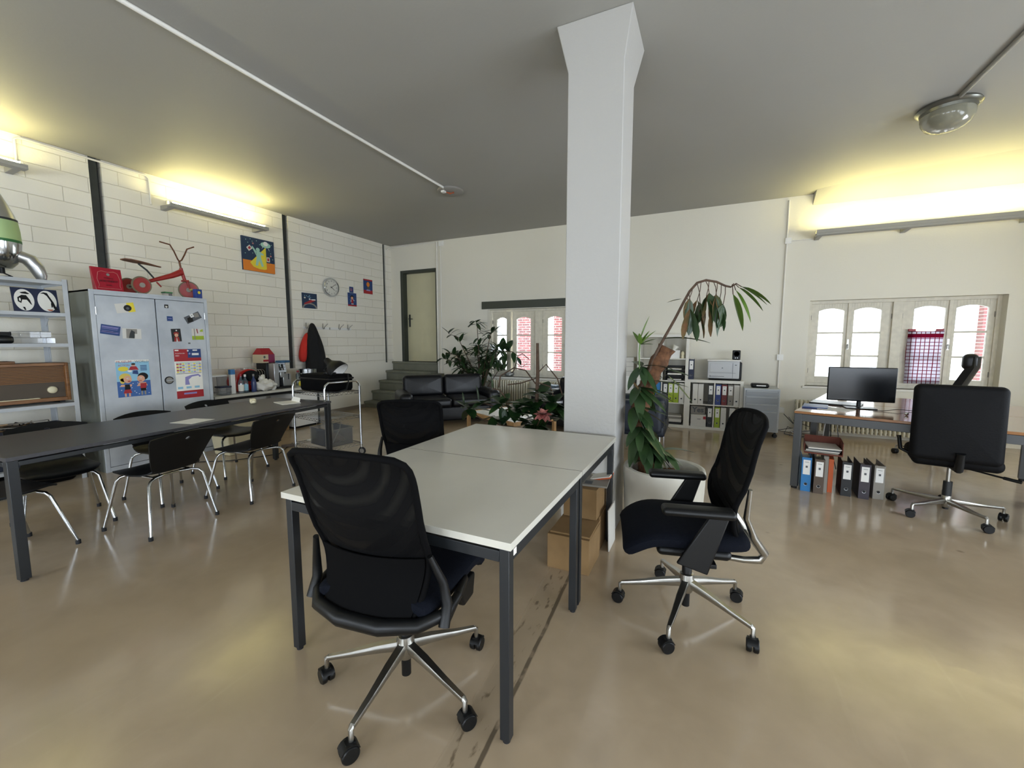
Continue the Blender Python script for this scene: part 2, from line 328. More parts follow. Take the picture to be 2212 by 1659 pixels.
    def build(s, name, material=None, parent=None, smooth=None, bevel=0.0, segs=2, subsurf=0, label=None):
        me = bpy.data.meshes.new(name); me.from_pydata(s.v, [], s.f)
        if material is not None: s.mats = [material] if not s.mats else s.mats
        for mm in s.mats: me.materials.append(mm)
        if s.mi and len(s.mats) > 1: me.polygons.foreach_set('material_index', s.mi)
        if smooth is not None:
            me.shade_smooth(); me.set_sharp_from_angle(angle=math.radians(smooth))
        me.update(); o = bpy.data.objects.new(name, me); COL.objects.link(o)
        if parent is not None: o.parent = parent
        if bevel:
            b = o.modifiers.new('b', 'BEVEL'); b.width = bevel; b.segments = segs; b.limit_method = 'ANGLE'; b.angle_limit = math.radians(40)
            if smooth is None: me.shade_smooth(); me.set_sharp_from_angle(angle=math.radians(35))
        if subsurf: q = o.modifiers.new('s', 'SUBSURF'); q.levels = subsurf; q.render_levels = subsurf
        if label: o['label'] = label
        return o
def frame_wall_left(mb, y, z, x=-6.6):   # panel coordinates on the left wall: x to the right, y up, z out of the wall
    mb.T = Matrix.Translation((x, y, z)) @ Matrix(((0, 0, 1, 0), (1, 0, 0, 0), (0, 1, 0, 0), (0, 0, 0, 1))); return mb
def frame_wall_back(mb, x, z, y=7.6):
    mb.T = Matrix.Translation((x, y, z)) @ Matrix(((1, 0, 0, 0), (0, 0, -1, 0), (0, 1, 0, 0), (0, 0, 0, 1))); return mb
def tag(o, label, cat, group=None, kind=None):
    o['label'] = label; o['category'] = cat
    if group: o['group'] = group
    if kind: o['kind'] = kind
    return o
def thing(name, label, cat, loc=(0, 0, 0), rz=0.0, group=None, kind=None):
    o = bpy.data.objects.new(name, None); COL.objects.link(o); o.location = loc; o.rotation_euler = (0, 0, rz); o.empty_display_size = 0.1
    return tag(o, label, cat, group, kind)
def kids(o): return list(o.children)
def dup(root, loc, rz, label, group=None):
    r = root.copy(); COL.objects.link(r); r.location = loc; r.rotation_euler = (0, 0, rz); r['label'] = label
    if group: r['group'] = group
    for ch in kids(root):
        c = ch.copy(); COL.objects.link(c); c.parent = r
        for g in kids(ch):
            d = g.copy(); COL.objects.link(d); d.parent = c
    return r
# ================================================================ the setting
XL, XR, YB, YF, HC = -6.6, 4.6, 7.6, -3.2, 3.52
def struct(mb, name, material, label, cat, smooth=None, parent=None, bevel=0):
    o = mb.build(name, material, parent, smooth=smooth, bevel=bevel)
    if parent is None: tag(o, label, cat, kind='structure')
    return o
struct(MB().box(XL-.3, XR+.3, YF-.3, YB+.35, -0.12, 0), 'floor', M['floor'], 'glossy tan coated concrete floor with a filled trench', 'floor')
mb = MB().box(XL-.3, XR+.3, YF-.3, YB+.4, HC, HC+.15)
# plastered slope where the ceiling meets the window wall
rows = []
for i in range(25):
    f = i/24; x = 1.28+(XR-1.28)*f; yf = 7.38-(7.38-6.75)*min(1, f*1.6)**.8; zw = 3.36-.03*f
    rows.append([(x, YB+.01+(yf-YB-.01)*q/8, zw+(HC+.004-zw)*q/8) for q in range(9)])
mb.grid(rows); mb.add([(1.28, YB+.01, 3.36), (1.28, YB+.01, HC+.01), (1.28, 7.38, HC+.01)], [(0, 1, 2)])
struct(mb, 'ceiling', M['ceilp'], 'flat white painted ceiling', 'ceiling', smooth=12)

# left wall: painted concrete blocks between steel posts that stand in slots above a plain base
slots = [(2.505, 2.622), (4.945, 5.055), (7.345, 7.42)]
mb = MB().box(XL-.3, XL, YF-.3, YB+.35, 0, 0.92)
y0 = YF-.3
for a, b in slots: mb.box(XL-.3, XL, y0, a, .92, HC); mb.box(XL-.3, XL-.14, a, b, .92, HC); y0 = b
mb.box(XL-.3, XL, y0, YB+.35, .92, HC)
struct(mb, 'wall_left', M['wallL'], 'white painted concrete block wall', 'wall')
for i, (a, b) in enumerate(slots):
    w = b-a; mb = MB().box(XL-.13, XL-.012, a, a+w*.66, .92, HC); mb.box(XL-.13, XL-.09, a+w*.66, b, .92, HC)
    struct(mb, 'trim_%d' % (i+1), M['steel'], ['dark steel post in the block wall behind the red gift bag', 'dark steel post in the block wall beside the coat', 'dark steel post in the block wall next to the stairs'][i], 'post', bevel=.002)
# back wall with the door niche and two wide window openings
ops = [(-6.34, -5.37, .94, 2.96), (-4.12, -1.98, .68, 2.03), (1.33, 3.43, .72, 1.99)]
mb = MB(); x0 = XL-.3; T = .40
for a, b, z0, z1 in ops:
    mb.box(x0, a, YB, YB+T, 0, HC); mb.box(a, b, YB, YB+T, 0, z0); mb.box(a, b, YB, YB+T, z1, HC); x0 = b
mb.box(x0, XR+.3, YB, YB+T, 0, HC)
struct(mb, 'wall_back', M['wallB'], 'white plastered far wall with the door and windows', 'wall')
mb = MB(); y0 = YF-.3
for c_, w_, a_, b_ in RW:
    mb.box(XR, XR+.3, y0, c_-w_/2, 0, HC); mb.box(XR, XR+.3, c_-w_/2, c_+w_/2, 0, a_); mb.box(XR, XR+.3, c_-w_/2, c_+w_/2, b_, HC); y0 = c_+w_/2
mb.box(XR, XR+.3, y0, YB+.3, 0, HC)
struct(mb, 'wall_right', M['wallB'], 'white side wall with tall daylight openings', 'wall')
mb = MB(); x0 = XL-.3
for c_, w_, a_, b_ in FW:
    mb.box(x0, c_-w_/2, YF-.3, YF, 0, HC); mb.box(c_-w_/2, c_+w_/2, YF-.3, YF, 0, a_); mb.box(c_-w_/2, c_+w_/2, YF-.3, YF, b_, HC); x0 = c_+w_/2
mb.box(x0, XR+.3, YF-.3, YF, 0, HC)
struct(mb, 'wall_front', M['wallB'], 'white wall behind the photographer', 'wall')
struct(MB().box(XL, XL+.012, YF, 6.66, 0, .07), 'baseboard_left', mat('skirting', '8f8577', .5), 'thin brown skirting along the block wall', 'skirting')
# pillar with its widened head
mb = MB()
q = [(-.95, 2.92), (-.57, 2.92), (-.57, 3.28), (-.95, 3.28)]; t = [(-1.035, 2.92), (-.525, 2.92), (-.525, 3.42), (-1.035, 3.42)]
mb.add([(x, y, 0) for x, y in q]+[(x, y, 3.2) for x, y in q]+[(x, y, HC) for x, y in t], [(0, 3, 2, 1), (8, 9, 10, 11)]+[(i+k, (i+1) % 4+k, (i+1) % 4+k+4, i+k+4) for k in (0, 4) for i in range(4)])
struct(mb, 'pillar', M['concrete'], 'square white painted concrete pillar behind the white desks', 'pillar', bevel=.006)
# stairs up to the door
mb = MB(); S = [(6.66, .13), (6.89, .335), (7.12, .54), (7.35, .745), (7.57, .94)]
for i, (y, h) in enumerate(S):
    mb.box(-6.6, -5.36, y, 7.60 if i < 4 else 7.94, (S[i-1][1] if i else 0), h)
    mb.box(-6.6, -5.36, y-.025, y, h-.05, h)
mb.box(-5.36, -5.2, 7.3, 7.6, 0, .70)
struct(mb, 'stairs', M['step'], 'grey green painted steps leading up to the door', 'stairs', bevel=.006)
# door
d = bpy.data.objects.new('door_1', None); COL.objects.link(d); tag(d, 'cream door with dark frame at the top of the steps', 'door', kind='structure')
mb = MB().box(-6.34, -6.27, 7.6, 7.80, .94, 2.96).box(-5.395, -5.37, 7.6, 7.80, .94, 2.96).box(-6.27, -5.395, 7.6, 7.80, 2.90, 2.96)
mb.build('door_frame', M['doorf'], d, bevel=.003)
MB().box(-6.27, -5.395, 7.735, 7.775, .945, 2.90).build('door_leaf', M['doorp'], d, bevel=.003)
mb = MB().box(-6.22, -6.185, 7.722, 7.735, 1.72, 2.0); mb.tube([(-6.2, 7.73, 1.9), (-6.2, 7.68, 1.9), (-6.09, 7.68, 1.895)], .009)
mb.build('door_handle', M['steel'], d, smooth=40, label='metal lever handle')
# lintel over the first window
struct(MB().box(-4.245, -1.9, 7.575, 7.70, 2.045, 2.195), 'trim_4', M['doorf'], 'dark painted lintel beam above the sofa corner window', 'lintel', bevel=.003)

def casement(parent, x0, x1, z0, z1, y, gx0, gx1, gz0, gz1, arch, bars, handle=0, swing=0.0, curtain=False):
    """one leaf: outer x0..x1, glass gx0..gx1 with arched head"""
    o = bpy.data.objects.new('casement', None); COL.objects.link(o); o.parent = parent
    hx = x0 if swing >= 0 else x1; o.location = (hx, y, 0); o.rotation_euler = (0, 0, -swing)
    mb = MB(); mb.T = Matrix.Translation((-hx, -y, 0)) @ Matrix(((1, 0, 0, 0), (0, 0, -1, y), (0, 1, 0, 0), (0, 0, 0, 1)))
    n = 10; arc = [(gx0+(gx1-gx0)*i/n, gz1-arch+arch*(1-((2*i/n-1)**2))) for i in range(n+1)]
    mb.prism([(x0, z0), (gx0, z0), (gx0, z1), (x0, z1)], -.045, 0); mb.prism([(gx1, z0), (x1, z0), (x1, z1), (gx1, z1)], -.045, 0)
    mb.prism([(gx0, z0), (gx1, z0), (gx1, gz0), (gx0, gz0)], -.045, 0)
    for i in range(n): mb.prism([arc[i], arc[i+1], (arc[i+1][0], z1), (arc[i][0], z1)], -.045, 0)
    for bz in bars: mb.prism([(gx0, bz-.013), (gx1, bz-.013), (gx1, bz+.013), (gx0, bz+.013)], -.04, -.004)
    mb.build('casement_frame', M['frame'], o, bevel=.002)
    mb.__init__(); mb.T = Matrix.Translation((-hx, -y, 0)) @ Matrix(((1, 0, 0, 0), (0, 0, -1, y), (0, 1, 0, 0), (0, 0, 0, 1)))
    mb.prism([(gx0, gz0), (gx1, gz0)] + arc[::-1], -.03, -.026); mb.build('pane', M['glass'], o)
    mb.__init__(); mb.T = Matrix.Translation((-hx, -y, 0)) @ Matrix(((1, 0, 0, 0), (0, 0, -1, y), (0, 1, 0, 0), (0, 0, 0, 1)))
    hxx = x0 if handle <= 0 else x1
    for hz in (z0+.18, z1-.2): mb.prism([(hxx-.008, hz-.035), (hxx+.008, hz-.035), (hxx+.008, hz+.035), (hxx-.008, hz+.035)], 0, .014)
    mb.build('hinge', M['greyc'], o)
    return o
def window(name, label, X0, X1, Z0, Z1, leaves, sill):
    w = bpy.data.objects.new(name, None); COL.objects.link(w); tag(w, label, 'window', kind='structure'); y = 7.74
    mb = MB(); t = .045
    mb.box(X0, X0+t, y-.02, y+.08, Z0, Z1).box(X1-t, X1, y-.02, y+.08, Z0, Z1).box(X0+t, X1-t, y-.02, y+.08, Z1-t, Z1).box(X0+t, X1-t, y-.02, y+.08, Z0, Z0+t)
    xm = (leaves[1][1]+leaves[2][0])/2; mb.box(leaves[1][1], leaves[2][0], y-.03, y+.08, Z0+t, Z1-t)
    mb.build('window_frame', M['frame'], w, bevel=.003)
    for i, (a, b, g0, g1) in enumerate(leaves):
        casement(w, a, b, Z0+t, Z1-t, y-.0, g0, g1, Z0+.14, 1.875, .038, (1.175, 1.515), -1 if i % 2 == 0 else 1, swing=(.20 if (name == 'window_1' and i == 0) else 0))
    for i in (0, 2):
        x = (leaves[i][1]+leaves[i+1][0])/2; mb = MB().box(x-.022, x+.022, y-.016, y, Z0+t, Z1-t); mb.build('cover_strip', M['frame'], w, bevel=.003)
        if name == 'window_1' and i == 0: continue
        MB().box(x-.012, x+.012, y-.022, y-.012, 1.27, 1.42).tube([(x, y-.02, 1.34), (x, y-.05, 1.34), (x, y-.055, 1.28)], .008).build('window_handle', M['alu'], w, smooth=40)
    MB().box(X0-.03, X1+.03, sill, y-.02, Z0-.035, Z0).build('window_sill', M['paint'], w, bevel=.004)
    return w
window('window_1', 'arched double casement window over the radiator by the sofa', -4.12, -1.98, .68, 2.03,
       [(-4.07, -3.63, -3.97, -3.72), (-3.63, -3.12, -3.535, -3.225), (-2.97, -2.50, -2.865, -2.58), (-2.50, -2.03, -2.42, -2.12)], 7.56)
window('window_2', 'arched double casement window behind the monitor desk', 1.33, 3.43, .72, 1.99,
       [(1.375, 1.845, 1.475, 1.785), (1.845, 2.33, 1.90, 2.215), (2.44, 2.945, 2.57, 2.90), (2.945, 3.385, 3.005, 3.325)], 7.58)

# conduits and junction boxes on the walls and ceiling
def pipe(name, pts, r, m, label, cat='pipe', brackets=()):
    o = MB().tube(pts, r, 8).build(name, m, None, smooth=60); tag(o, label, cat); return o
pw = M['paint']
pipe('conduit', [(-6.585, 1.93, 3.13), (-6.585, 1.93, 3.46), (-6.585, 1.96, 3.49), (-6.585, 3.05, 3.49), (-6.585, 3.085, 3.46), (-6.585, 3.085, 3.14)], .012, pw, 'thin white conduit joining the two tube lights on the block wall')
pipe('conduit', [(-6.585, 7.46, 3.42), (-6.57, 7.55, 3.47), (-6.4, 7.585, 3.485), (-5.36, 7.585, 3.485)], .014, pw, 'white conduit under the ceiling above the door')
pipe('conduit', [(-5.33, 7.58, 3.49), (-5.33, 7.58, .70)], .017, pw, 'upright white pipe close beside the door frame')
pipe('conduit', [(-5.24, 7.585, 3.42), (-5.24, 7.585, .05)], .012, pw, 'thinner upright white pipe below the ceiling junction box')
pipe('conduit', [(.985, 7.585, 3.47), (.985, 7.585, .45)], .013, pw, 'upright white conduit with a socket box, near the drawer cabinet')
pipe('conduit', [(1.0, 7.585, 2.885), (1.31, 7.585, 2.885)], .010, pw, 'short level conduit feeding the long tube light')
pipe('conduit', [(-3.42, -3.1, 3.505), (-3.42, 5.2, 3.505)], .016, mat('conduit_white', 'f2f0ea', .35), 'long white ceiling conduit ending at the round ceiling rose')
pipe('conduit', [(1.88, -3.1, 3.505), (1.88, 5.2, 3.505)], .018, mat('conduit_grey', '8d8b84', .4), 'long grey ceiling conduit ending at the glass dome lamp')
def jbox(x, z, w, h, label, name='junction_box', y=7.6, d=.03):
    mb = MB().box(x-w/2, x+w/2, y-d, y, z-h/2, z+h/2).box(x-w/4, x+w/4, y-d-.004, y-d, z-h/4, z+h/4); return tag(mb.build(name, M['white'], None, bevel=.004), label, 'box')
jbox(-5.22, 3.45, .11, .10, 'white junction box under the ceiling right of the door')
jbox(1.0, 2.885, .08, .085, 'small white junction box where the conduit branches')
jbox(.99, 1.145, .085, .09, 'white light switch box on the conduit', 'light_switch')
jbox(1.05, .33, .08, .08, 'white wall socket above the tangled cables', 'wall_socket')
# ceiling rose
mb = MB().m(mat('rose_plate', '8f8c86', .6)); mb.at(-3.42, 5.22, 3.485).lathe([(.005, 0), (.16, .0), (.185, .012), (.185, .033)], 28); o = mb.build('ceiling_rose', None, None, smooth=40)
tag(o, 'round grey ceiling rose without a lamp', 'ceiling rose')
MB().at(-3.42, 5.22, 0).box(-.065, -.015, -.14, -.08, 3.46, 3.486).build('terminal_block', M['white'], o, bevel=.003)
MB().at(-3.42, 5.22, 0).tube([(-.03, -.08, 3.475), (.02, -.03, 3.47), (.05, .02, 3.482)], .005).tube([(-.02, -.08, 3.475), (.0, .0, 3.468), (.07, -.02, 3.482)], .004).build('wire', M['orange'], o)
# glass dome lamp
t = thing('ceiling_lamp', 'glass dome lamp with a grey metal ring on the ceiling', 'ceiling lamp', (1.88, 5.36, HC))
MB().lathe([(.02, 0), (.215, 0), (.225, -.02), (.21, -.035), (.195, -.04), (.19, -.065), (.175, -.065), (.17, -.03)], 36, cap0=False, cap1=False).build('mounting_ring', mat('lamp_ring', '77776f', .3, .7), t, smooth=40)
MB().lathe([(.182, -.05), (.186, -.09), (.178, -.13), (.15, -.175), (.10, -.205), (.05, -.218), (.001, -.222)], 36, cap0=False, cap1=False).build('glass_dome', M['domeglass'], t, smooth=60)
MB().lathe([(.02, -.03), (.035, -.05), (.035, -.10), (.02, -.13)], 14).build('lamp_socket', M['white'], t, smooth=40)

# strip lights
def strip(name, label, group, loc, rz, L, tubes, brk, lip=.03):
    """bar along local +x, wall at local y=0, standing off 0.24"""
    t = thing(name, label, 'light', loc, rz, group); hm = mat('luminaire_grey', '9a9994', .45)
    MB().box(0, L, .185, .285, -.016, .012).box(0, L, .183, .190, .012, .066).box(0, L, .280, .286, .012, lip).build('housing', hm, t, bevel=.002)
    for x in brk: MB().add([(x-.03, 0, -.03), (x+.03, 0, -.03), (x+.03, .24, -.02), (x-.03, .24, -.02), (x-.03, 0, .03), (x+.03, 0, .03), (x+.03, .24, .018), (x-.03, .24, .018)], [(3,2,1,0),(4,5,6,7),(0,1,5,4),(1,2,6,5),(2,3,7,6),(3,0,4,7)]).build('bracket', hm, t, bevel=.004)
    for a, b in tubes:
        MB().tube([(a, .235, .042), (b, .235, .042)], .014, 10).build('light_tube', tube_m, t, smooth=60)
        m2 = MB()
        for x in (a, b): m2.box(x-.012, x+.012, .218, .252, .012, .062)
        m2.build('tube_holder', M['white'], t, bevel=.003)
    return t
# rotation puts local +x along the wall and local +y out of it
strip('strip_light', 'tube light on the block wall above the red tricycle', 'tube lights on the block wall', (-6.6, 4.50, 3.13), -PI/2, 1.33, [(.03, 1.30)], (.06, 1.28))
strip('strip_light', 'tube light on the block wall above the metal rocket, cut by the picture edge', 'tube lights on the block wall', (-6.6, 1.93, 3.13), -PI/2, 1.33, [(.03, 1.30)], (.06, 1.28))
strip('strip_light', 'long grey tube light above the window behind the monitor', None, (4.5, 7.6, 2.89), PI, 3.2, [(.06, 1.0), (1.06, 2.14), (2.22, 3.16)], (.03, 1.03, 2.18, 3.15), .060)

# radiators
def radiator(label, x0, x1, z0, z1, feet=True, pitch=.05):
    t = thing('radiator', label, 'radiator', ((x0+x1)/2, 7.47, 0), 0, 'ribbed radiators under the windows'); n = int(round((x1-x0)/pitch)); L = n*pitch
    for i in range(n):
        x = -L/2+pitch*(i+.5); mb = MB().cushion(x-.014, x+.014, -.07, .06, z0, z1, .0135, 2); mb.build('rib', M['radp'], t, smooth=50)
    MB().tube([(-L/2, 0, z0+.04), (L/2, 0, z0+.04)], .02).tube([(-L/2, 0, z1-.04), (L/2, 0, z1-.04)], .02).build('header_pipe', M['radp'], t, smooth=50)
    mb = MB()
    for s in (-1, 1): mb.box(s*(L/2-.1)-.015, s*(L/2-.1)+.015, -.03, .03, 0, z0+.02)
    mb.build('radiator_foot', M['radp'], t)
    return t
radiator('ribbed cream radiator under the window next to the black sofa', -3.95, -3.15, .08, .63)
radiator('ribbed cream radiator partly hidden by the white pillar', -2.98, -2.28, .08, .63)
radiator('long low ribbed radiator below the monitor desk window', 1.2, 3.5, .07, .52)

# outside: pale house across the street with brick piers
t = thing('neighbour_building', 'sunlit pale house with red brick piers seen through the windows', 'building', (0, 13, -3))
MB().box(-9, 10, .2, .6, 0, 6.2).build('facade', mat('render_white', 'efece2', .8), t)
bm = bpy.data.materials.new('red_brick'); bm.use_nodes = True; nt = bm.node_tree; bt = nt.nodes.new('ShaderNodeTexBrick'); tc = nt.nodes.new('ShaderNodeTexCoord')
sp = nt.nodes.new('ShaderNodeSeparateXYZ'); cb = nt.nodes.new('ShaderNodeCombineXYZ'); nt.links.new(tc.outputs['Object'], sp.inputs[0]); nt.links.new(sp.outputs['X'], cb.inputs[0]); nt.links.new(sp.outputs['Z'], cb.inputs[1]); nt.links.new(cb.outputs[0], bt.inputs['Vector'])
bt.inputs['Scale'].default_value = 1; bt.inputs['Brick Width'].default_value = .26; bt.inputs['Row Height'].default_value = .078; bt.inputs['Mortar Size'].default_value = .0045
bt.inputs['Color1'].default_value = rgb('5a1a15'); bt.inputs['Color2'].default_value = rgb('431410'); bt.inputs['Mortar'].default_value = rgb('a79c8e')
nt.links.new(bt.outputs['Color'], nt.nodes['Principled BSDF'].inputs['Base Color'])
for x0, x1 in ((-5.9, -5.39), (-4.6, -4.0), (5.5, 5.8), (1.1, 1.35)): MB().box(x0, x1, 0, .25, 0, 6.1).build('brick_pier', bm, t)
for x0, x1, z0, z1 in ((4.3, 4.95, 4.75, 5.4), (5.0, 5.35, 4.6, 5.4), (2.5, 3.2, 3.0, 3.9), (3.4, 4.0, 3.0, 3.9), (-7.4, -6.6, 4.0, 5.0)):
    MB().box(x0, x1, .15, .22, z0, z1).build('shutter', mat('shutter_grey', 'b9c0c6', .6, bump=.3, scale=2, stretch=(0.01, 1, 30)), t)
MB().box(-9.2, 10.2, -.3, .8, 6.2, 6.35).build('roof_edge', mat('roof_grey', '6d6f72', .6), t)
tag(MB().box(-12, 14, 8.0, 16, -3.1, -3.0).build('street', mat('asphalt', '77746e', .9), None), 'street below the windows', 'street', kind='structure')
# ================================================================ furniture
def frame_table(name, label, cat, loc, rz, w, d, h, topm, legm, topt=.025, leg=.035, inset=.012, apron=.045, gap=.008, group=None, chip=False, bot=0.0):
    t = thing(name, label, cat, loc, rz, group)
    MB().box(-w/2, w/2, -d/2, d/2, h-topt, h).build('table_top', topm, t, bevel=.0007)
    zt = h-topt-gap
    a = MB()
    a.box(-w/2+inset+leg, w/2-inset-leg, -d/2+inset, -d/2+inset+leg*.7, zt-apron, zt-.006).box(-w/2+inset+leg, w/2-inset-leg, d/2-inset-leg*.7, d/2-inset, zt-apron, zt-.006)
    a.box(-w/2+inset, -w/2+inset+leg*.7, -d/2+inset+leg, d/2-inset-leg, zt-apron, zt-.006).box(w/2-inset-leg*.7, w/2-inset, -d/2+inset+leg, d/2-inset-leg, zt-apron, zt-.006)
    for sx in (-1, 1):
        for sy in (-1, 1): a.box(sx*(w/2-.06)-.02, sx*(w/2-.06)+.02, sy*(d/2-.06)-.02, sy*(d/2-.06)+.02, zt-.01, h-topt)
    a.build('table_frame', legm, t, bevel=.002)
    for sx in (-1, 1):
        for sy in (-1, 1):
            x = sx*(w/2-inset-leg/2); y = sy*(d/2-inset-leg/2); l = MB().box(x-leg/2, x+leg/2, y-leg/2, y+leg/2, .012+bot, zt+.002).build('leg', legm, t, bevel=.002)
            MB().at(x, y, 0).cyl(leg*.38, 0, .014, 12).build('foot_glide', M['rubber'], l)
    return t
WT = frame_table('desk', 'white topped desk with black steel legs, nearest to the photographer', 'desk', (-1.10, 1.58, 0), 0, 1.10, .838, .735, M['whitetop'], M['legm'], .026, .036)
MB().box(-.55, .55, .4192, .4218, .709, .7353).build('edge_band', mat('edge_brown', '3a2f26', .7), WT)
DT = dup(WT, (-1.10, 2.424, 0), 0, 'white topped desk touching the pillar, behind the nearest desk')
MB().box(.539, .5402, -.375, -.352, .672, .695).build('sticker', M['paper'], WT)
frame_table('dining_table', 'long dark grey topped table with dark steel legs and paper on it', 'table', (-4.055, 2.03, 0), math.radians(5.2), .86, 2.43, .735, M['darktop'], M['legm'], .022, .046, .004, .032, .003)

# ---- dining chairs
def dining_chair(loc, rz, label, group):
    t = thing('dining_chair', label, 'chair', loc, rz, group)
    n = 10; rows = []
    prof = [(.235, .405), (.22, .418), (.15, .428), (.06, .424), (-.03, .418), (-.11, .42), (-.17, .432), (-.205, .452)]
    wid = [.15, .18, .205, .212, .205, .19, .175, .165]
    for (y, z), w in zip(prof, wid):
        rows.append([(w*(2*i/n-1), y - (.02*abs(2*i/n-1)**2 if y > .2 else 0), z + .010*(2*i/n-1)**2) for i in range(n+1)])
    MB().grid(rows, .010).build('seat', M['ply'], t, smooth=50)
    # backrest with a finger hole
    us = [-1, -.8, -.55, -.28, -.072, 0, .072, .28, .55, .8, 1]; vs = [0, .12, .3, .5, .68, .772, .815, .858, .93, 1]
    pts = {}
    for j, v in enumerate(vs):
        for i, u in enumerate(us):
            w = .158 + .062*min(1, v*1.15) + .006*v; 
            if v < .12: w *= .93+.07*v/.12
            zt = .745 - .030*u*u; z = .452 + (zt-.452)*v; y = -.205 - .16*v**1.15 + (.055*u*u*(.4+.6*v))
            x = w*u
            pts[(i, j)] = [x, y, z]
    for (i, j) in ((4, 5), (6, 5), (4, 7), (6, 7)):
        c = pts[(5, 6)]; p = pts[(i, j)]; p[0] = c[0]+(p[0]-c[0])*.75; p[2] = c[2]+(p[2]-c[2])*.75
    A = len(us); vv = [tuple(pts[(i, j)]) for j in range(len(vs)) for i in range(A)]; fs = []; k = len(vv)
    hole = {(4, 5), (5, 5), (4, 6), (5, 6)}; off = (0, -.010, -.004)
    vv += [(x+off[0], y+off[1], z+off[2]) for x, y, z in vv]
    for j in range(len(vs)-1):
        for i in range(A-1):
            if (i, j) in hole: continue
            a, b, c, d = j*A+i, j*A+i+1, (j+1)*A+i+1, (j+1)*A+i
            fs.append((d, c, b, a)); fs.append((a+k, b+k, c+k, d+k))
    lp = [i for i in range(A)]+[j*A+A-1 for j in range(1, len(vs))]+[(len(vs)-1)*A+i for i in range(A-2, -1, -1)]+[j*A for j in range(len(vs)-2, 0, -1)]
    for q in range(len(lp)): x, y = lp[q], lp[(q+1) % len(lp)]; fs.append((x, y, y+k, x+k))
    hl = [5*A+4, 5*A+5, 5*A+6, 6*A+6, 7*A+6, 7*A+5, 7*A+4, 6*A+4]
    for q in range(8): x, y = hl[q], hl[(q+1) % 8]; fs.append((y, x, x+k, y+k))
    MB().add(vv, fs).build('backrest', M['ply'], t, smooth=50)
    fr = MB()
    for sx in (-1, 1): fr.tube([(sx*.125, .13, .405), (sx*.125, -.15, .405)], .010)
    fr.tube([(-.125, .10, .405), (.125, .10, .405)], .009).tube([(-.125, -.13, .405), (.125, -.13, .405)], .009).build('seat_frame', M['chrome'], t, smooth=60)
    for sx in (-1, 1):
        for sy in (-1, 1):
            yt = .10 if sy > 0 else -.13
            pt = [(sx*.06, yt, .403), (sx*.13, yt+sy*.03, .403), (sx*.165, yt+sy*.05, .392), (sx*.185, yt+sy*.062, .365), (sx*.235, sy*.25, .02)]
            l = MB().tube(pt, .0105, 10).build('leg', M['chrome'], t, smooth=60)
            MB().at(sx*.2362, sy*.2515, 0).cyl(.014, 0, .028, 12).build('foot_cap', M['rubber'], l, smooth=40)
    return t
g1 = 'black shell chairs on the open side of the dark table'; g2 = 'black shell chairs between the dark table and the wall'
ch = dining_chair((-3.74, 1.66, 0), math.radians(97), 'black shell chair on the open side of the dark table, nearest the photographer', g1)
dup(ch, (-3.77, 2.37, 0), math.radians(100), 'black shell chair closest to the wire trolley, open side of the dark table', g1)
dup(ch, (-4.05, .93, 0), math.radians(12), 'black shell chair at the end of the dark table, behind its near leg', 'black shell chair at the table end')
dup(ch, (-4.37, 2.03, 0), math.radians(-84), 'black shell chair in front of the cabinet doors, behind the dark table', g2)
dup(ch, (-4.40, 1.33, 0), math.radians(-100), 'black shell chair beside the metal shelf, behind the dark table', g2)
dup(ch, (-4.62, 2.70, 0), math.radians(-86), 'black shell chair in front of the coffee counter, behind the dark table', g2)

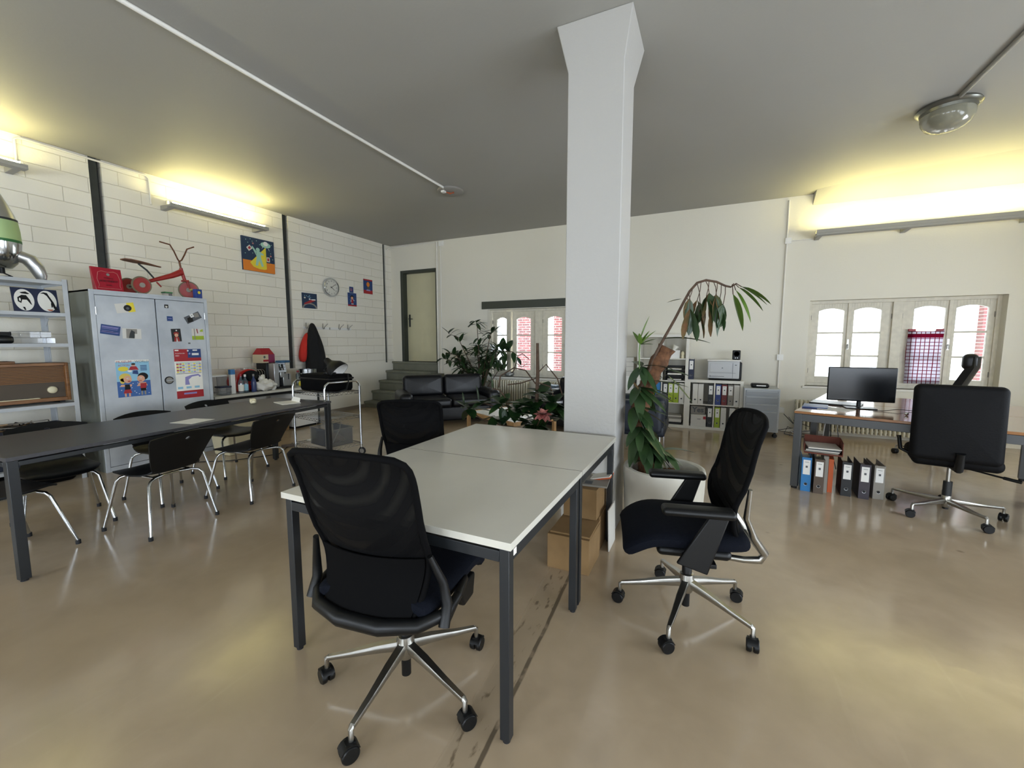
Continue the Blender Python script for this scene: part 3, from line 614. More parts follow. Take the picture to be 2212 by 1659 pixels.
# ---- office chairs
def star_base(t, R, z_hub, z_tip, a0, m, hub_r=.03, arm_h=.022, capr=.0, caster_r=.030, hubtop=.30):
    b = bpy.data.objects.new('star_base', None); COL.objects.link(b); b.parent = t
    for k in range(5):
        a = a0+k*2*PI/5; c, s = math.cos(a), math.sin(a); mb = MB().at(0, 0, 0, a)
        h0, h1 = arm_h*1.7, arm_h*.75; w0, w1 = .020, .011
        prof = [(hub_r*.6, z_hub, h0, w0), (R*.35, z_hub-(z_hub-z_tip)*.25, h0*.8, w0*.95), (R*.7, z_hub-(z_hub-z_tip)*.65, h1*1.2, w1*1.3), (R-.005, z_tip+.006, h1, w1)]
        vs = []; fs = []
        for x, z, h, w in prof: vs += [(x, -w*.6, z-h), (x, w*.6, z-h), (x, w, z-h*.3), (x, w*.75, z+h*.15), (x, -w*.75, z+h*.15), (x, -w, z-h*.3)]
        for j in range(3):
            for q in range(6): fs.append((j*6+q, j*6+(q+1) % 6, (j+1)*6+(q+1) % 6, (j+1)*6+q))
        fs += [(5, 4, 3, 2, 1, 0), tuple(range(18, 24))]
        mb.add(vs, fs); mb.tube([(R-.012, 0, z_tip+.004), (R, 0, z_tip-.004), (R, 0, .062)], .0095)
        mb.build('base_arm', m, b, smooth=45)
        random.seed(int(a*100)); sw = random.uniform(-1.2, 1.2); mb = MB().at(R*c, R*s, 0, a+sw)
        for q in (-1, 1):
            mb.T = Matrix.Translation((R*c, R*s, 0)) @ Matrix.Rotation(a+sw, 4, 'Z') @ Matrix.Translation((.008, q*.0145, caster_r)) @ Matrix.Rotation(PI/2, 4, 'X')
            mb.lathe([(.006, -.011), (caster_r-.004, -.011), (caster_r, -.007), (caster_r, .007), (caster_r-.004, .011), (.006, .011)], 20)
        mb.T = Matrix.Translation((R*c, R*s, 0)) @ Matrix.Rotation(a+sw, 4, 'Z')
        mb.box(-.012, .02, -.012, .012, caster_r, .064)
        mb.grid([[(.008+(caster_r+.004)*math.cos(g), y, caster_r+(caster_r+.004)*math.sin(g)) for y in (-.022, 0, .022)] for g in [PI*(.12+.76*i/8) for i in range(9)]], .003)
        mb.build('caster', M['black'], t, smooth=45)
    MB().lathe([(hub_r*.8, z_hub-.065), (hub_r, z_hub-.05), (hub_r*1.05, z_hub), (hub_r*.95, z_hub+.03), (.024, z_hub+.035)], 24).build('base_hub', m, b, smooth=40)
    mb = MB().lathe([(.019, .045), (.019, z_hub-.06)], 16)
    mb.build('gas_lift_end', M['black'], t, smooth=40)
    MB().lathe([(.024, z_hub+.03), (.024, z_hub+.085), (.02, z_hub+.09)], 16).build('gas_lift_collar', M['black'], t, smooth=40)
    MB().cyl(.0135, z_hub+.07, hubtop, 14).build('gas_lift', M['alu'], t, smooth=60)
    return b
def back_shell(mb, z0, z1, wf, yf, curve, thick=.012, nu=14, nv=18, corner=.08, top_roll=.03):
    rows = []
    for j in range(nv+1):
        v = j/nv; v = 1-(1-v)**1.25 if v > .5 else v
        row = []
        for i in range(nu+1):
            u = 2*i/nu-1; w = wf(v); 
            h = z1-z0; dz = (1-v)*h
            if dz < corner: w = w-corner*(1-math.sqrt(max(0, 1-((corner-dz)/corner)**2)))*.8
            bz = v*h
            if bz < corner*.7: w = w-corner*.7*(1-math.sqrt(max(0, 1-((corner*.7-bz)/(corner*.7))**2)))*.8
            y = yf(v)+curve*(u*u)*(.5+.5*math.sin(PI*min(1, v*1.1)))-top_roll*max(0, (v-.85)/.15)**2
            row.append((w*u, y, z0+h*v + .012*(1-u*u)*(v > .98)))
        rows.append(row)
    return mb.grid(rows, thick), rows
def rim(mb, rows, r):
    a = len(rows); b = len(rows[0]); lp = [rows[0][j] for j in range(b)]+[rows[i][b-1] for i in range(1, a)]+[rows[a-1][j] for j in range(b-2, -1, -1)]+[rows[i][0] for i in range(a-2, 0, -1)]
    return mb.tube(lp, r, 8, closed=True)
def mesh_chair(loc, rz, label, variant, a0, group, z1=1.0, spin=0.0):
    t = thing('office_chair', label, 'office chair', loc, rz, group)
    star_base(t, .325, .185, .108, a0-rz, M['alu'], .034, .022, hubtop=.40)
    # seat cushion with a rolled front edge
    rows = []
    for j in range(13):
        q = j/12; y = .30-.52*q; zz = .468 - .085*max(0, (.30-q)/.30)**2 - .006*math.sin(PI*q)
        w = .235*(1-.14*max(0, (.12-q)/.12)**2-.10*max(0, (q-.8)/.2)**2)
        rows.append([(w*(2*i/12-1), y, zz-.020*abs(2*i/12-1)**4) for i in range(13)])
    MB().grid([r[::-1] for r in rows], -.06).build('seat', M['seatfab'], t, smooth=60, subsurf=1)
    MB().cushion(-.17, .17, -.16, .17, .375, .425, .03, 3).box(-.055, .055, -.08, .10, .34, .40).build('seat_mechanism', M['black'], t, smooth=40)
    wf = (lambda v: .168+.045*math.sin(PI/2*min(1, v/.5))+.012*v) if variant == 'A' else (lambda v: .165+.055*math.sin(PI/2*min(1, v/.5)))
    y0_ = -.255 if variant == 'A' else -.225; k_ = .10 if variant == 'A' else .05
    yf = lambda v: y0_+.045*math.sin(PI*min(1, v/.55))-k_*max(0, v-.35)**1.2
    mb, rows = back_shell(MB(), .43, z1, wf, yf, .045, .006, corner=.05 if variant == 'A' else .07)
    mb.build('backrest', M['mesh'], t, smooth=60)
    rim(MB(), rows, .0115).build('backrest_rim', M['blackmatte'], t, smooth=60)
    # dense lower panel behind the mesh
    k = [r for r in rows[:8]]; MB().grid([[(x*.96, y-.012, z) for x, y, z in r] for r in k], -.004).build('lumbar_panel', M['blackmatte'], t, smooth=60)
    if variant == 'A':
        MB().tube([(-.275, -.08, .485), (-.27, -.16, .465), (-.20, -.235, .452), (-.08, -.27, .445), (.08, -.27, .445), (.20, -.235, .452), (.27, -.16, .465), (.275, -.08, .485)], [.016, .02, .024, .027, .027, .024, .02, .016], 10).build('rear_bar', M['black'], t, smooth=60)
        for s in (-1, 1):
            o = MB().tube([(s*.274, -.19, .435), (s*.272, -.16, .50), (s*.262, -.17, .58), (s*.232, -.20, .68)], [.020, .019, .015, .010], 10).tube([(s*.272, -.185, .445), (s*.265, -.06, .475), (s*.245, .04, .47), (s*.20, .12, .44)], [.018, .016, .014, .012], 10)
            o.build('arm_support', M['black'], t, smooth=60)
        MB().tube([(.0, -.25, .44), (.0, -.12, .41), (.0, 0, .385)], .03, 10).build('back_link', M['black'], t, smooth=60)
        MB().add([(.20, .02, .43), (.20, .17, .43), (.20, .15, .34), (.20, .06, .34), (.235, .02, .43), (.235, .17, .43), (.235, .15, .34), (.235, .06, .34)], [(0, 1, 2, 3), (7, 6, 5, 4), (0, 4, 5, 1), (1, 5, 6, 2), (2, 6, 7, 3), (3, 7, 4, 0)]).build('lever_box', M['black'], t, bevel=.01)
    else:
        for s in (-1, 1):
            MB().tube([(s*.10, -.10, .375), (s*.12, -.22, .375), (s*.13, -.285, .385), (s*.135, -.30, .42), (s*.155, -.245, .50), (s*.185, -.20, .60), (s*.213, -.20, .74)], [.013, .015, .018, .018, .015, .013, .009], 10).build('back_bracket', M['alu'], t, smooth=60)
            MB().add([(s*.255, -.11, .63), (s*.255, -.03, .63), (s*.255, .10, .40), (s*.255, -.03, .36), (s*.275, -.11, .63), (s*.275, -.03, .63), (s*.275, .10, .40), (s*.275, -.03, .36)],
                     [(0, 1, 2, 3), (7, 6, 5, 4), (0, 4, 5, 1), (1, 5, 6, 2), (2, 6, 7, 3), (3, 7, 4, 0)]).build('arm_support', M['black'], t, bevel=.006)
            MB().cushion(s*.265-.042, s*.265+.042, -.13, .17, .625, .662, .018, 4).build('armrest', M['black'], t, smooth=50)
        MB().tube([(-.135, -.298, .41), (.135, -.298, .41)], .012, 10).build('rear_bar', M['alu'], t, smooth=60)
        MB().box(-.26, .26, -.07, .06, .385, .405).build('cross_plate', M['black'], t, bevel=.004)
    return t
g = 'mesh backed office chairs around the white desks'
mesh_chair((-1.055, 1.24, 0), math.radians(7), 'black mesh back office chair with looped arms, in front of the nearest white desk', 'A', math.radians(204), g, 1.03)
mesh_chair((-.055, 2.20, 0), math.radians(103), 'mesh office chair with padded armrests facing the white desks, by the round planter', 'B', math.radians(44), g, 1.035)
mesh_chair((-2.03, 2.62, 0), math.radians(24), 'black mesh back office chair behind the corner of the farther white desk', 'A', math.radians(30), g, .96)

# executive chair tucked under the monitor desk
t = thing('office_chair', 'black upholstered high back office chair tucked under the monitor desk', 'office chair', (1.775, 4.43, 0), math.radians(-12))
star_base(t, .335, .125, .105, math.radians(12), M['alu'], .03, .020, hubtop=.42)
MB().at(0, 0, 0).cyl(.028, .15, .27, 16).build('lift_sleeve', M['legm'], t, smooth=50)
MB().cushion(-.25, .25, -.22, .27, .42, .52, .045, 5).build('seat', M['chairfab'], t, smooth=60)
mb = MB(); mb.T = Matrix.Translation((0, -.25, .46)) @ Matrix.Rotation(math.radians(90-4), 4, 'X'); mb.cushion(-.275, .225, .02, .60, -.045, .045, .044, 7)
mb.build('backrest', M['chairfab'], t, smooth=60)
MB().tube([(0, -.10, .42), (0, -.27, .43), (0, -.30, .56)], .028, 10).build('back_link', M['black'], t, smooth=50)
MB().tube([(.06, .0, .40), (.22, -.10, .385), (.33, -.16, .375)], .007).tube([(.26, -.125, .382), (.34, -.165, .374)], .012).build('lever', M['black'], t, smooth=50)
MB().tube([(-.24, -.02, .47), (-.30, -.02, .50), (-.31, .02, .60)], .014).build('arm_support', M['black'], t, smooth=50)
# second high back chair behind the desks
t = thing('office_chair', 'black leather office chair with padded headrest behind the monitor desk', 'office chair', (2.45, 6.50, 0), math.radians(67))
star_base(t, .33, .13, .105, math.radians(160), M['alu'], .03, .020, hubtop=.42)
MB().cushion(-.25, .25, -.22, .27, .42, .52, .045, 4).build('seat', M['leather'], t, smooth=60)
mb = MB()
mb.grid([[(x*w, y+.05*x*x, z) for x in (-1, -.6, -.2, .2, .6, 1)] for w, y, z in ((.19, -.20, .46), (.24, -.215, .60), (.25, -.20, .75), (.23, -.22, .90), (.18, -.26, 1.0), (.15, -.30, 1.10), (.145, -.30, 1.22))], .07).build('backrest', M['leather'], t, smooth=60)
MB().cushion(-.14, .14, -.28, -.15, 1.07, 1.25, .055, 5).build('headrest', M['leather'], t, smooth=60)
MB().tube([(0, -.08, .42), (0, -.24, .42), (0, -.27, .50)], .025).build('back_link', M['black'], t, smooth=50)
for s in (-1, 1): MB().tube([(s*.25, -.1, .46), (s*.29, -.1, .50), (s*.29, -.1, .66)], .015).cushion(s*.29-.035, s*.29+.035, -.16, .10, .65, .68, .013, 3).build('armrest', M['black'], t, smooth=50)

# ---- sofas
def sofa(loc, rz, label, w, leg=.06, m=None, bh=.80, arm_h=.57):
    m = m or M['leather']; t = thing('sofa', label, 'sofa', loc, rz, None); aw = .22; d = .86
    MB().cushion(-w/2+.02, w/2-.02, -d/2+.02, d/2-.05, leg, .30, .03, 3).build('sofa_base', m, t, smooth=50)
    for k in (-1, 1):
        x0, x1 = (-(w/2-aw), -.003) if k < 0 else (.003, w/2-aw)
        MB().cushion(x0, x1, -d/2+.22, d/2, .29, .44, .055, 5).build('seat_cushion', m, t, smooth=60)
        mb = MB(); mb.T = Matrix.Translation((0, -d/2+.11, .40)) @ Matrix.Rotation(math.radians(97), 4, 'X')
        xx0, xx1 = (-(w/2-.14), -.003) if k < 0 else (.003, w/2-.14)
        mb.cushion(xx0, xx1, 0, bh-.40, -.13, .06, .07, 5).build('back_cushion', m, t, smooth=60)
        MB().cushion(k*(w/2-aw/2)-aw/2, k*(w/2-aw/2)+aw/2, -d/2+.03, d/2-.02, leg+.02, arm_h, .075, 6).build('armrest', m, t, smooth=60)
    for sx in (-1, 1):
        for sy in (-1, 1): MB().at(sx*(w/2-.06), sy*(d/2-.08), 0).cyl(.013, 0, leg+.06, 10).build('leg', M['chrome'], t, smooth=60)
    return t
sofa((-4.14, 6.13, 0), math.radians(-133), 'black leather two seat sofa in front of the stairs', 1.72, bh=.79, arm_h=.55)
sofa((-.89, 5.98, 0), math.radians(91), 'navy leather sofa partly hidden by the white pillar', .86, .16, M['leather2'], bh=.66, arm_h=.62)
sofa((-2.12, 6.55, 0), math.radians(165), 'black leather armchair next to the radiators, half behind the pillar', .84, .06, M['leather'], bh=.78, arm_h=.58)

# low coffee table
t = thing('coffee_table', 'low wooden coffee table with white top in front of the black sofa', 'table', (-2.42, 5.08, 0), math.radians(-28))
MB().box(-.52, .52, -.32, .32, .385, .405).build('table_top', M['white'], t, bevel=.003)
mb = MB().box(-.55, .55, -.35, -.32, .36, .41).box(-.55, .55, .32, .35, .36, .41).box(-.55, -.52, -.32, .32, .36, .41).box(.52, .55, -.32, .32, .36, .41); mb.build('table_frame', M['woodl'], t, bevel=.003)
for sx in (-1, 1):
    for sy in (-1, 1): MB().box(sx*.53-.02, sx*.53+.02, sy*.33-.02, sy*.33+.02, 0, .36).build('leg', M['woodl'], t)
tag(MB().at(-2.30, 5.10, .406).box(-.15, .15, -.105, .105, 0, .006).build('magazine', M['paper'], None), 'white magazine lying on the low coffee table', 'magazine')

# ---- metal cabinet
t = thing('metal_cabinet', 'tall grey two door metal cabinet covered with postcards and a poster', 'cabinet', (0, 0, 0))
X0, X1, Y0, Y1, HT = -6.16, -5.70, 2.075, 3.175, 1.915
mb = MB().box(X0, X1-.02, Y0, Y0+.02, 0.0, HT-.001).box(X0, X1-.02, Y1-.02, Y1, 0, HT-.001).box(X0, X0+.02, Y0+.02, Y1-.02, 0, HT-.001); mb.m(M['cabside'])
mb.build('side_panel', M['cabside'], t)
mb = MB().box(X0, X1, Y0, Y1, HT-.02, HT).box(X1-.02, X1, Y0, Y0+.035, 0, HT-.02).box(X1-.02, X1, Y1-.035, Y1, 0, HT-.02).box(X1-.02, X1, Y0+.035, Y1-.035, HT-.05, HT-.02).box(X1-.02, X1, Y0+.035, Y1-.035, 0, .05)
mb.build('cabinet_frame', M['cabgrey'], t, bevel=.002)
MB().box(X0+.02, X1-.028, Y0+.03, Y1-.03, .05, HT-.05).build('cabinet_interior', M['line'], t)
for k, (a, b) in enumerate(((Y0+.038, 2.627), (2.637, Y1-.038))):
    dd = MB().box(X1-.022, X1-.002, a, b, .055, HT-.054).build('door', M['cabgrey'], t, bevel=.003)
    hy = a if k == 0 else b
    for z in (.30, 1.70): MB().at(X1+.002, hy, z).cyl(.006, -.04, .04, 10).build('hinge', M['silver'], dd, smooth=50)
    if k == 1:
        mb = MB(); mb.T = Matrix.Translation((X1-.002, 2.705, .935)) @ Matrix.Rotation(PI/2, 4, 'Y')
        mb.m(M['black']).lathe([(.045, 0), (.045, .006), (.036, .006)], 24).m(M['greyc']).cyl(.034, .004, .012, 24).m(M['silver']).box(-.008, .008, -.034, .034, .012, .03)
        mb.build('door_knob', None, dd, smooth=40)
def card(name, label, cat, y, z, w, h, rot, art=None, base=None, group=None, x=-5.7005):
    """flat card held on the cabinet door; local x to the right, y up"""
    mb = MB(); frame_wall_left(mb, y, z, x); mb.T = mb.T @ Matrix.Rotation(rot, 4, 'Z'); mb.m(base or M['paper']).prism([(-w/2, -h/2), (w/2, -h/2), (w/2, h/2), (-w/2, h/2)], 0, .0012)
    if art: art(mb, w, h)
    return tag(mb.build(name, None, None), label, cat, group)
def R_(mb, x0, y0, x1, y1, z, m, th=.0003): mb.m(m).prism([(x0, y0), (x1, y0), (x1, y1), (x0, y1)], z, z+th)
def E_(mb, x, y, rx, ry, z, m, n=16, th=.0003): mb.m(m).prism([(x+rx*math.cos(2*PI*i/n), y+ry*math.sin(2*PI*i/n)) for i in range(n)], z, z+th)
def P_(mb, pts, z, m, th=.0003): mb.m(m).prism(pts, z, z+th)
gc = 'cards and papers on the cabinet doors'
def a_photo(mb, w, h):
    R_(mb, w*.12, -h/2, w/2, h/2, .0012, M['yellow']); E_(mb, .02, -.005, .035, .034, .0015, M['black']); E_(mb, .02, -.008, .014, .014, .0018, M['ink']); P_(mb, [(-w*.4, -h*.3), (-.02, -h*.3), (0, h*.3), (-w*.2, h*.35)], .0014, M['whitec'])
card('postcard', 'tilted postcard with a dark camera picture, highest on the cabinet door with the poster', 'postcard', 2.355, 1.745, .165, .10, .17, a_photo, M['whitec'], gc)
def a_blue(mb, w, h):
    for i in range(9): random.seed(i); y = random.uniform(-.4, .35)*h; R_(mb, -w*.45, y, w*random.uniform(.1, .45), y+.004, .0012, M['purple'])
card('postcard', 'blue tilted postcard on the cabinet above the poster', 'postcard', 2.215, 1.505, .16, .10, -.16, a_blue, M['blue'], gc)
def a_bw(mb, w, h):
    R_(mb, -.05, -.05, .045, .05, .0012, M['greyc']); P_(mb, [(-.03, -.05), (.02, -.05), (.025, .02), (-.005, .04), (-.02, 0)], .0015, M['steel']); R_(mb, .02, -.05, .045, .0, .0015, M['whitec'])
card('postcard', 'white card with a grey picture beside the blue postcard', 'postcard', 2.395, 1.47, .165, .11, -.03, a_bw, M['whitec'], gc)
card('magnet', 'tiny black and white square magnet near the cabinet top', 'magnet', 2.737, 1.79, .038, .04, 0, lambda mb, w, h: (E_(mb, 0, -.003, .011, .013, .0012, M['whitec']), E_(mb, .003, .008, .006, .005, .0015, M['black'])), M['black'], gc)
card('note', 'small dark blue square note on the cabinet door', 'note', 2.762, 1.65, .058, .055, 0, lambda mb, w, h: R_(mb, -.018, .0, .018, .006, .0012, M['purple']), M['blue'], gc)
def a_grey(mb, w, h):
    P_(mb, [(-.08, -.03), (-.02, -.045), (.0, .02), (-.06, .02)], .0012, M['black']); P_(mb, [(.02, -.01), (.07, -.02), (.08, .03), (.03, .04)], .0013, M['greyc']); R_(mb, -.02, .005, .02, .045, .0016, M['white']); E_(mb, 0, .025, .006, .006, .002, M['ink'])
card('postcard', 'steeply tilted black and white photo card near the cabinet edge', 'postcard', 3.005, 1.675, .18, .085, .48, a_grey, M['ink'], gc)
def a_red(mb, w, h):
    E_(mb, 0, .02, .028, .018, .0012, M['red']); E_(mb, 0, 0, .02, .02, .0015, M['skin']); P_(mb, [(-.03, -.075), (.03, -.075), (.022, -.02), (-.022, -.02)], .0013, M['red']); P_(mb, [(-.008, -.075), (.008, -.075), (0, -.02)], .0016, M['whitec']); E_(mb, .005, .055, .008, .008, .002, M['white'])
card('postcard', 'dark postcard of a small figure in red on the cabinet door', 'postcard', 2.815, 1.46, .098, .15, .05, a_red, M['blackc'], gc)
def a_green(mb, w, h):
    R_(mb, -w*.5, -h*.5, w*.5, -h*.15, .0012, M['lime']); R_(mb, -.04, -h*.5, -.03, h*.5, .0014, M['greyc']); P_(mb, [(.025, .03), (.06, .03), (.06, .062), (.03, .05)], .0013, M['lime']); P_(mb, [(-.005, .01), (.005, .01), (.0, .065), (-.012, .065)], .0016, M['red'])
card('leaflet', 'white and lime green leaflet with a red clip', 'leaflet', 3.045, 1.475, .13, .135, .02, a_green, M['whitec'], gc)
card('magnet', 'small dark round magnet above the red and blue calendar', 'magnet', 2.945, 1.365, .024, .016, 0, None, M['ink'], gc)
def a_poster(mb, w, h):
    W2, H2 = w/2, h/2; z = .0012
    R_(mb, -W2, -H2, W2, -H2+.17, z, mat('poster_blue', '3a62a0', .6)); R_(mb, -W2, -H2+.17, W2, H2-.02, z, M['lblue'])
    for i in range(14): random.seed(i+40); E_(mb, random.uniform(-W2*.9, W2*.9), -H2+random.uniform(.02, .16), .006, .003, z+.0003, M['white'], 8)
    mb.m(M['redcard']).text('MUSEUM', .034, -W2+.005, H2-.03, z+.0004, .0002); mb.m(M['ink']).text('WORLD', .034, .02, H2-.03, z+.0004, .0002)
    mb.m(M['redcard']).text('ACTION', .026, -W2+.02, H2-.065, z+.0004, .0002)
    E_(mb, -.085, H2-.095, .045, .026, z+.0003, M['yellow']); E_(mb, -.03, H2-.118, .02, .014, z+.0005, M['white'])
    for q in range(4): R_(mb, .065, H2-.07-q*.016, .125, H2-.062-q*.016, z+.0004, M['blue'])
    # small caped figure above
    E_(mb, .005, H2-.055, .018, .016, z+.0006, M['skin']); E_(mb, .005, H2-.045, .019, .010, z+.0008, M['black']); P_(mb, [(-.04, H2-.11), (.05, H2-.11), (.03, H2-.07), (-.02, H2-.07)], z+.0005, M['redcard']); P_(mb, [(-.01, H2-.15), (.045, H2-.16), (.04, H2-.115), (0, H2-.115)], z+.0006, M['blue'])
    # fair haired figure
    cx, cy = -.065, -.035
    E_(mb, cx-.01, cy+.045, .052, .048, z+.0005, M['blond']); E_(mb, cx-.035, cy+.01, .022, .03, z+.0005, M['blond']); E_(mb, cx+.01, cy+.025, .036, .040, z+.0008, M['skin']); E_(mb, cx+.012, cy+.035, .010, .006, z+.0011, M['white']); E_(mb, cx+.014, cy+.035, .003, .004, z+.0013, M['black']); E_(mb, cx+.022, cy+.004, .014, .006, z+.0011, M['redcard'])
    P_(mb, [(cx-.06, cy-.05), (cx+.04, cy-.055), (cx+.045, cy-.03), (cx-.05, cy-.03)], z+.0007, M['skin']); P_(mb, [(cx-.022, cy-.085), (cx+.028, cy-.085), (cx+.024, cy-.03), (cx-.018, cy-.03)], z+.0009, M['black']); P_(mb, [(cx-.035, cy-.125), (cx+.04, cy-.125), (cx+.028, cy-.085), (cx-.022, cy-.085)], z+.0009, M['redcard'])
    for dx in (-.018, .018): P_(mb, [(cx+dx-.008, cy-.16), (cx+dx+.008, cy-.16), (cx+dx+.007, cy-.125), (cx+dx-.007, cy-.125)], z+.0008, M['skin'])
    # dark haired figure
    cx, cy = .075, -.03
    E_(mb, cx+.008, cy+.045, .048, .042, z+.0005, M['black']); E_(mb, cx-.012, cy+.02, .036, .038, z+.0008, M['skin']); E_(mb, cx-.016, cy+.03, .009, .006, z+.0011, M['white']); E_(mb, cx-.018, cy+.03, .003, .004, z+.0013, M['black']); R_(mb, cx-.034, cy-.004, cx-.006, cy+.002, z+.0011, M['redcard'])
    P_(mb, [(cx-.055, cy-.06), (cx+.045, cy-.06), (cx+.03, cy-.02), (cx-.03, cy-.02)], z+.0007, M['skin']); P_(mb, [(cx-.025, cy-.085), (cx+.03, cy-.085), (cx+.036, cy-.03), (cx-.02, cy-.03)], z+.0009, M['redcard']); P_(mb, [(cx-.02, cy-.115), (cx+.026, cy-.115), (cx+.028, cy-.085), (cx-.022, cy-.085)], z+.0009, M['black'])
    for dx in (-.012, .018): P_(mb, [(cx+dx-.008, cy-.16), (cx+dx+.008, cy-.16), (cx+dx+.007, cy-.115), (cx+dx-.007, cy-.115)], z+.0008, M['greyc'])
card('poster', 'light blue comic style poster with two cartoon figures, taped to the cabinet door', 'poster', 2.375, .985, .295, .40, 0, a_poster, M['paper'])
def a_cal(mb, w, h):
    W2, H2 = w/2, h/2; z = .0012
    R_(mb, -W2, H2-.145, 0, H2, z, M['redcard']); R_(mb, 0, H2-.105, W2, H2, z, M['blue']); R_(mb, 0, H2-.145, W2, H2-.105, z, M['redcard'])
    mb.m(M['white']).text('Ferienkalender', .017, -W2+.012, H2-.055, z+.0004, .0002).text('2021', .022, -W2+.012, H2-.085, z+.0004, .0002)
    R_(mb, -W2+.01, H2-.022, -W2+.05, H2-.008, z+.0004, M['white']); R_(mb, .055, H2-.022, .105, H2-.008, z+.0004, M['white']); R_(mb, .045, H2-.075, .12, H2-.05, z+.0004, M['white']); E_(mb, .02, H2-.055, .010, .012, z+.0004, M['purple'])
    R_(mb, -W2+.012, H2-.165, W2-.012, H2-.157, z, M['teal']); 
    for i in range(6):
        for j in range(9):
            R_(mb, -W2+.016+j*.030, H2-.185-i*.019, -W2+.042+j*.030, H2-.171-i*.019, z, (M['redcard'] if (j < 2 and i % 2 == 0) else [M['purple'], M['whitec'], M['yellow'], M['teal']][(i*2+j) % 4]))
    R_(mb, -W2+.01, H2-.295, W2-.01, H2-.289, z, M['ink'])
    P_(mb, [(-.05, H2-.43), (.0, H2-.43), (-.01, H2-.37), (.03, H2-.335), (.10, H2-.325), (.11, H2-.345), (.13, H2-.335), (.10, H2-.305), (.02, H2-.315), (-.045, H2-.335)], z, M['purple'])
    for i in range(3): R_(mb, -W2+.015+i*.09, H2-.475, -W2+.07+i*.09, H2-.45, z, M['lblue'])
    R_(mb, -W2, -H2, W2, -H2+.09, z, M['redcard']); R_(mb, -.07, -H2+.045, .07, -H2+.065, z+.0004, M['purple'])
card('wall_calendar', 'red white and blue wall calendar hanging beside the cabinet knob', 'calendar', 2.918, 1.0, .29, .59, 0, a_cal, M['paper'])
for (y, z) in ((2.92, 1.275),): card('magnet', 'white round magnet holding the wall calendar', 'magnet', y, z, .016, .016, .78, None, M['white'], gc, x=-5.6975)

# on the cabinet
t = thing('gift_bag', 'glossy red gift pack standing on the metal cabinet', 'gift bag', (-5.83, 2.285, HT), 0)
mb = MB(); mb.add([(-.04, -.115, 0), (.035, -.115, 0), (.035, .115, 0), (-.04, .115, 0), (-.045, -.13, .25), (-.015, -.13, .25), (-.015, .12, .245), (-.045, .12, .245)], [(3, 2, 1, 0), (4, 5, 6, 7), (0, 1, 5, 4), (1, 2, 6, 5), (2, 3, 7, 6), (3, 0, 4, 7)])
mb.build('pack_body', mat('red_gloss', 'a01f30', .22), t, bevel=.004)
mb = MB(); mb.T = Matrix.Translation((.0375, 0, .01)) @ Matrix.Rotation(math.radians(-11.5), 4, 'Y') @ Matrix(((0, 0, 1, 0), (1, 0, 0, 0), (0, 1, 0, 0), (0, 0, 0, 1)))
mb.m(M['pink']); fr = [(-.10, .02), (-.085, .05), (-.095, .12), (-.08, .19), (-.05, .205), (0, .195), (.05, .205), (.08, .19), (.095, .12), (.085, .05), (.095, .02)]
mb.tube([(x, y, .002) for x, y in fr], .0018, 5, True)
mb.m(mat('pack_ink', '5c0f1c', .4)).text('Pralinen', .024, 0, .125, .001, .0005, 'CENTER').text('SORTIMENT', .028, 0, .09, .001, .0005, 'CENTER', .0006).text('BASEL', .02, 0, .05, .001, .0005, 'CENTER'); mb.m(M['silver']).disc(.014, 0, .17, .001, .003)
mb.build('printed_label', None, t)
# red tricycle, axles along x, riding along y
t = thing('tricycle', 'old red metal childs tricycle standing on the cabinet', 'tricycle', (-5.93, 2.79, HT), 0); t.scale = (1.08, 1.08, 1.12)
def twheel(x, y, r, nm='rear_wheel', tilt=0.0):
    mb = MB(); mb.T = Matrix.Translation((x, y, r)) @ Matrix.Rotation(tilt, 4, 'Z') @ Matrix.Rotation(PI/2, 4, 'Y')
    mb.m(M['red']).lathe([(.005, -.004), (.03, -.010), (r*.6, -.004), (r-.012, -.008), (r-.012, .008), (r*.6, .004), (.03, .010), (.005, .004)], 32)
    mb.m(mat('old_rubber', '6f6650', .8)).lathe([(r-.013, -.010), (r-.003, -.011), (r, 0), (r-.003, .011), (r-.013, .010)], 32, False, False)
    mb.m(M['greyc']).cyl(.024, .008, .022, 18).cyl(.024, -.022, -.008, 18); return mb.build(nm, None, t, smooth=40)
twheel(.13, -.215, .088); twheel(-.13, -.215, .088); twheel(0, .29, .098, 'front_wheel', -.5)
MB().tube([(-.14, -.215, .088), (.14, -.215, .088)], .008).build('rear_axle', M['steel'], t, smooth=50)
MB().tube([(0, -.215, .10), (0, -.05, .165), (0, .13, .235), (0, .225, .285)], [.014, .019, .028, .034], 10).tube([(0, -.02, .15), (.0, .02, .105)], .008).build('frame_tube', M['red'], t, smooth=60)
mb = MB().tube([(0, .225, .33), (0, .24, .26), (0, .255, .205)], .017, 10).box(-.032, .032, .235, .285, .185, .205)
for s in (-1, 1): mb.tube([(s*.026, .26, .20), (s*.026, .29, .098)], .007)
mb.build('fork', M['red'], t, smooth=50)
hb = M['steel']; ru = mat('rusty_metal', '7a4f38', .6, .3, var=.4, scale=30)
MB().tube([(0, .225, .33), (0, .215, .40)], .010).tube([(.0, .215, .40), (.02, .19, .42), (.05, .145, .49), (.07, .10, .55), (.08, .0, .56)], .0075).tube([(.0, .215, .40), (-.02, .25, .42), (-.05, .30, .49), (-.07, .34, .56), (-.08, .42, .60)], .0075).build('handlebar', ru, t, smooth=60)
MB().tube([(0, -.02, .16), (0, -.10, .26), (0, -.17, .315)], .009).build('seat_post', hb, t, smooth=50)
MB().grid([[(w*s, y, z) for s in (-1, -.5, 0, .5, 1)] for y, z, w in ((-.30, .345, .05), (-.26, .343, .075), (-.18, .335, .075), (-.10, .33, .045), (-.02, .32, .022), (.03, .315, .012))], .01).build('saddle', ru, t, smooth=50)
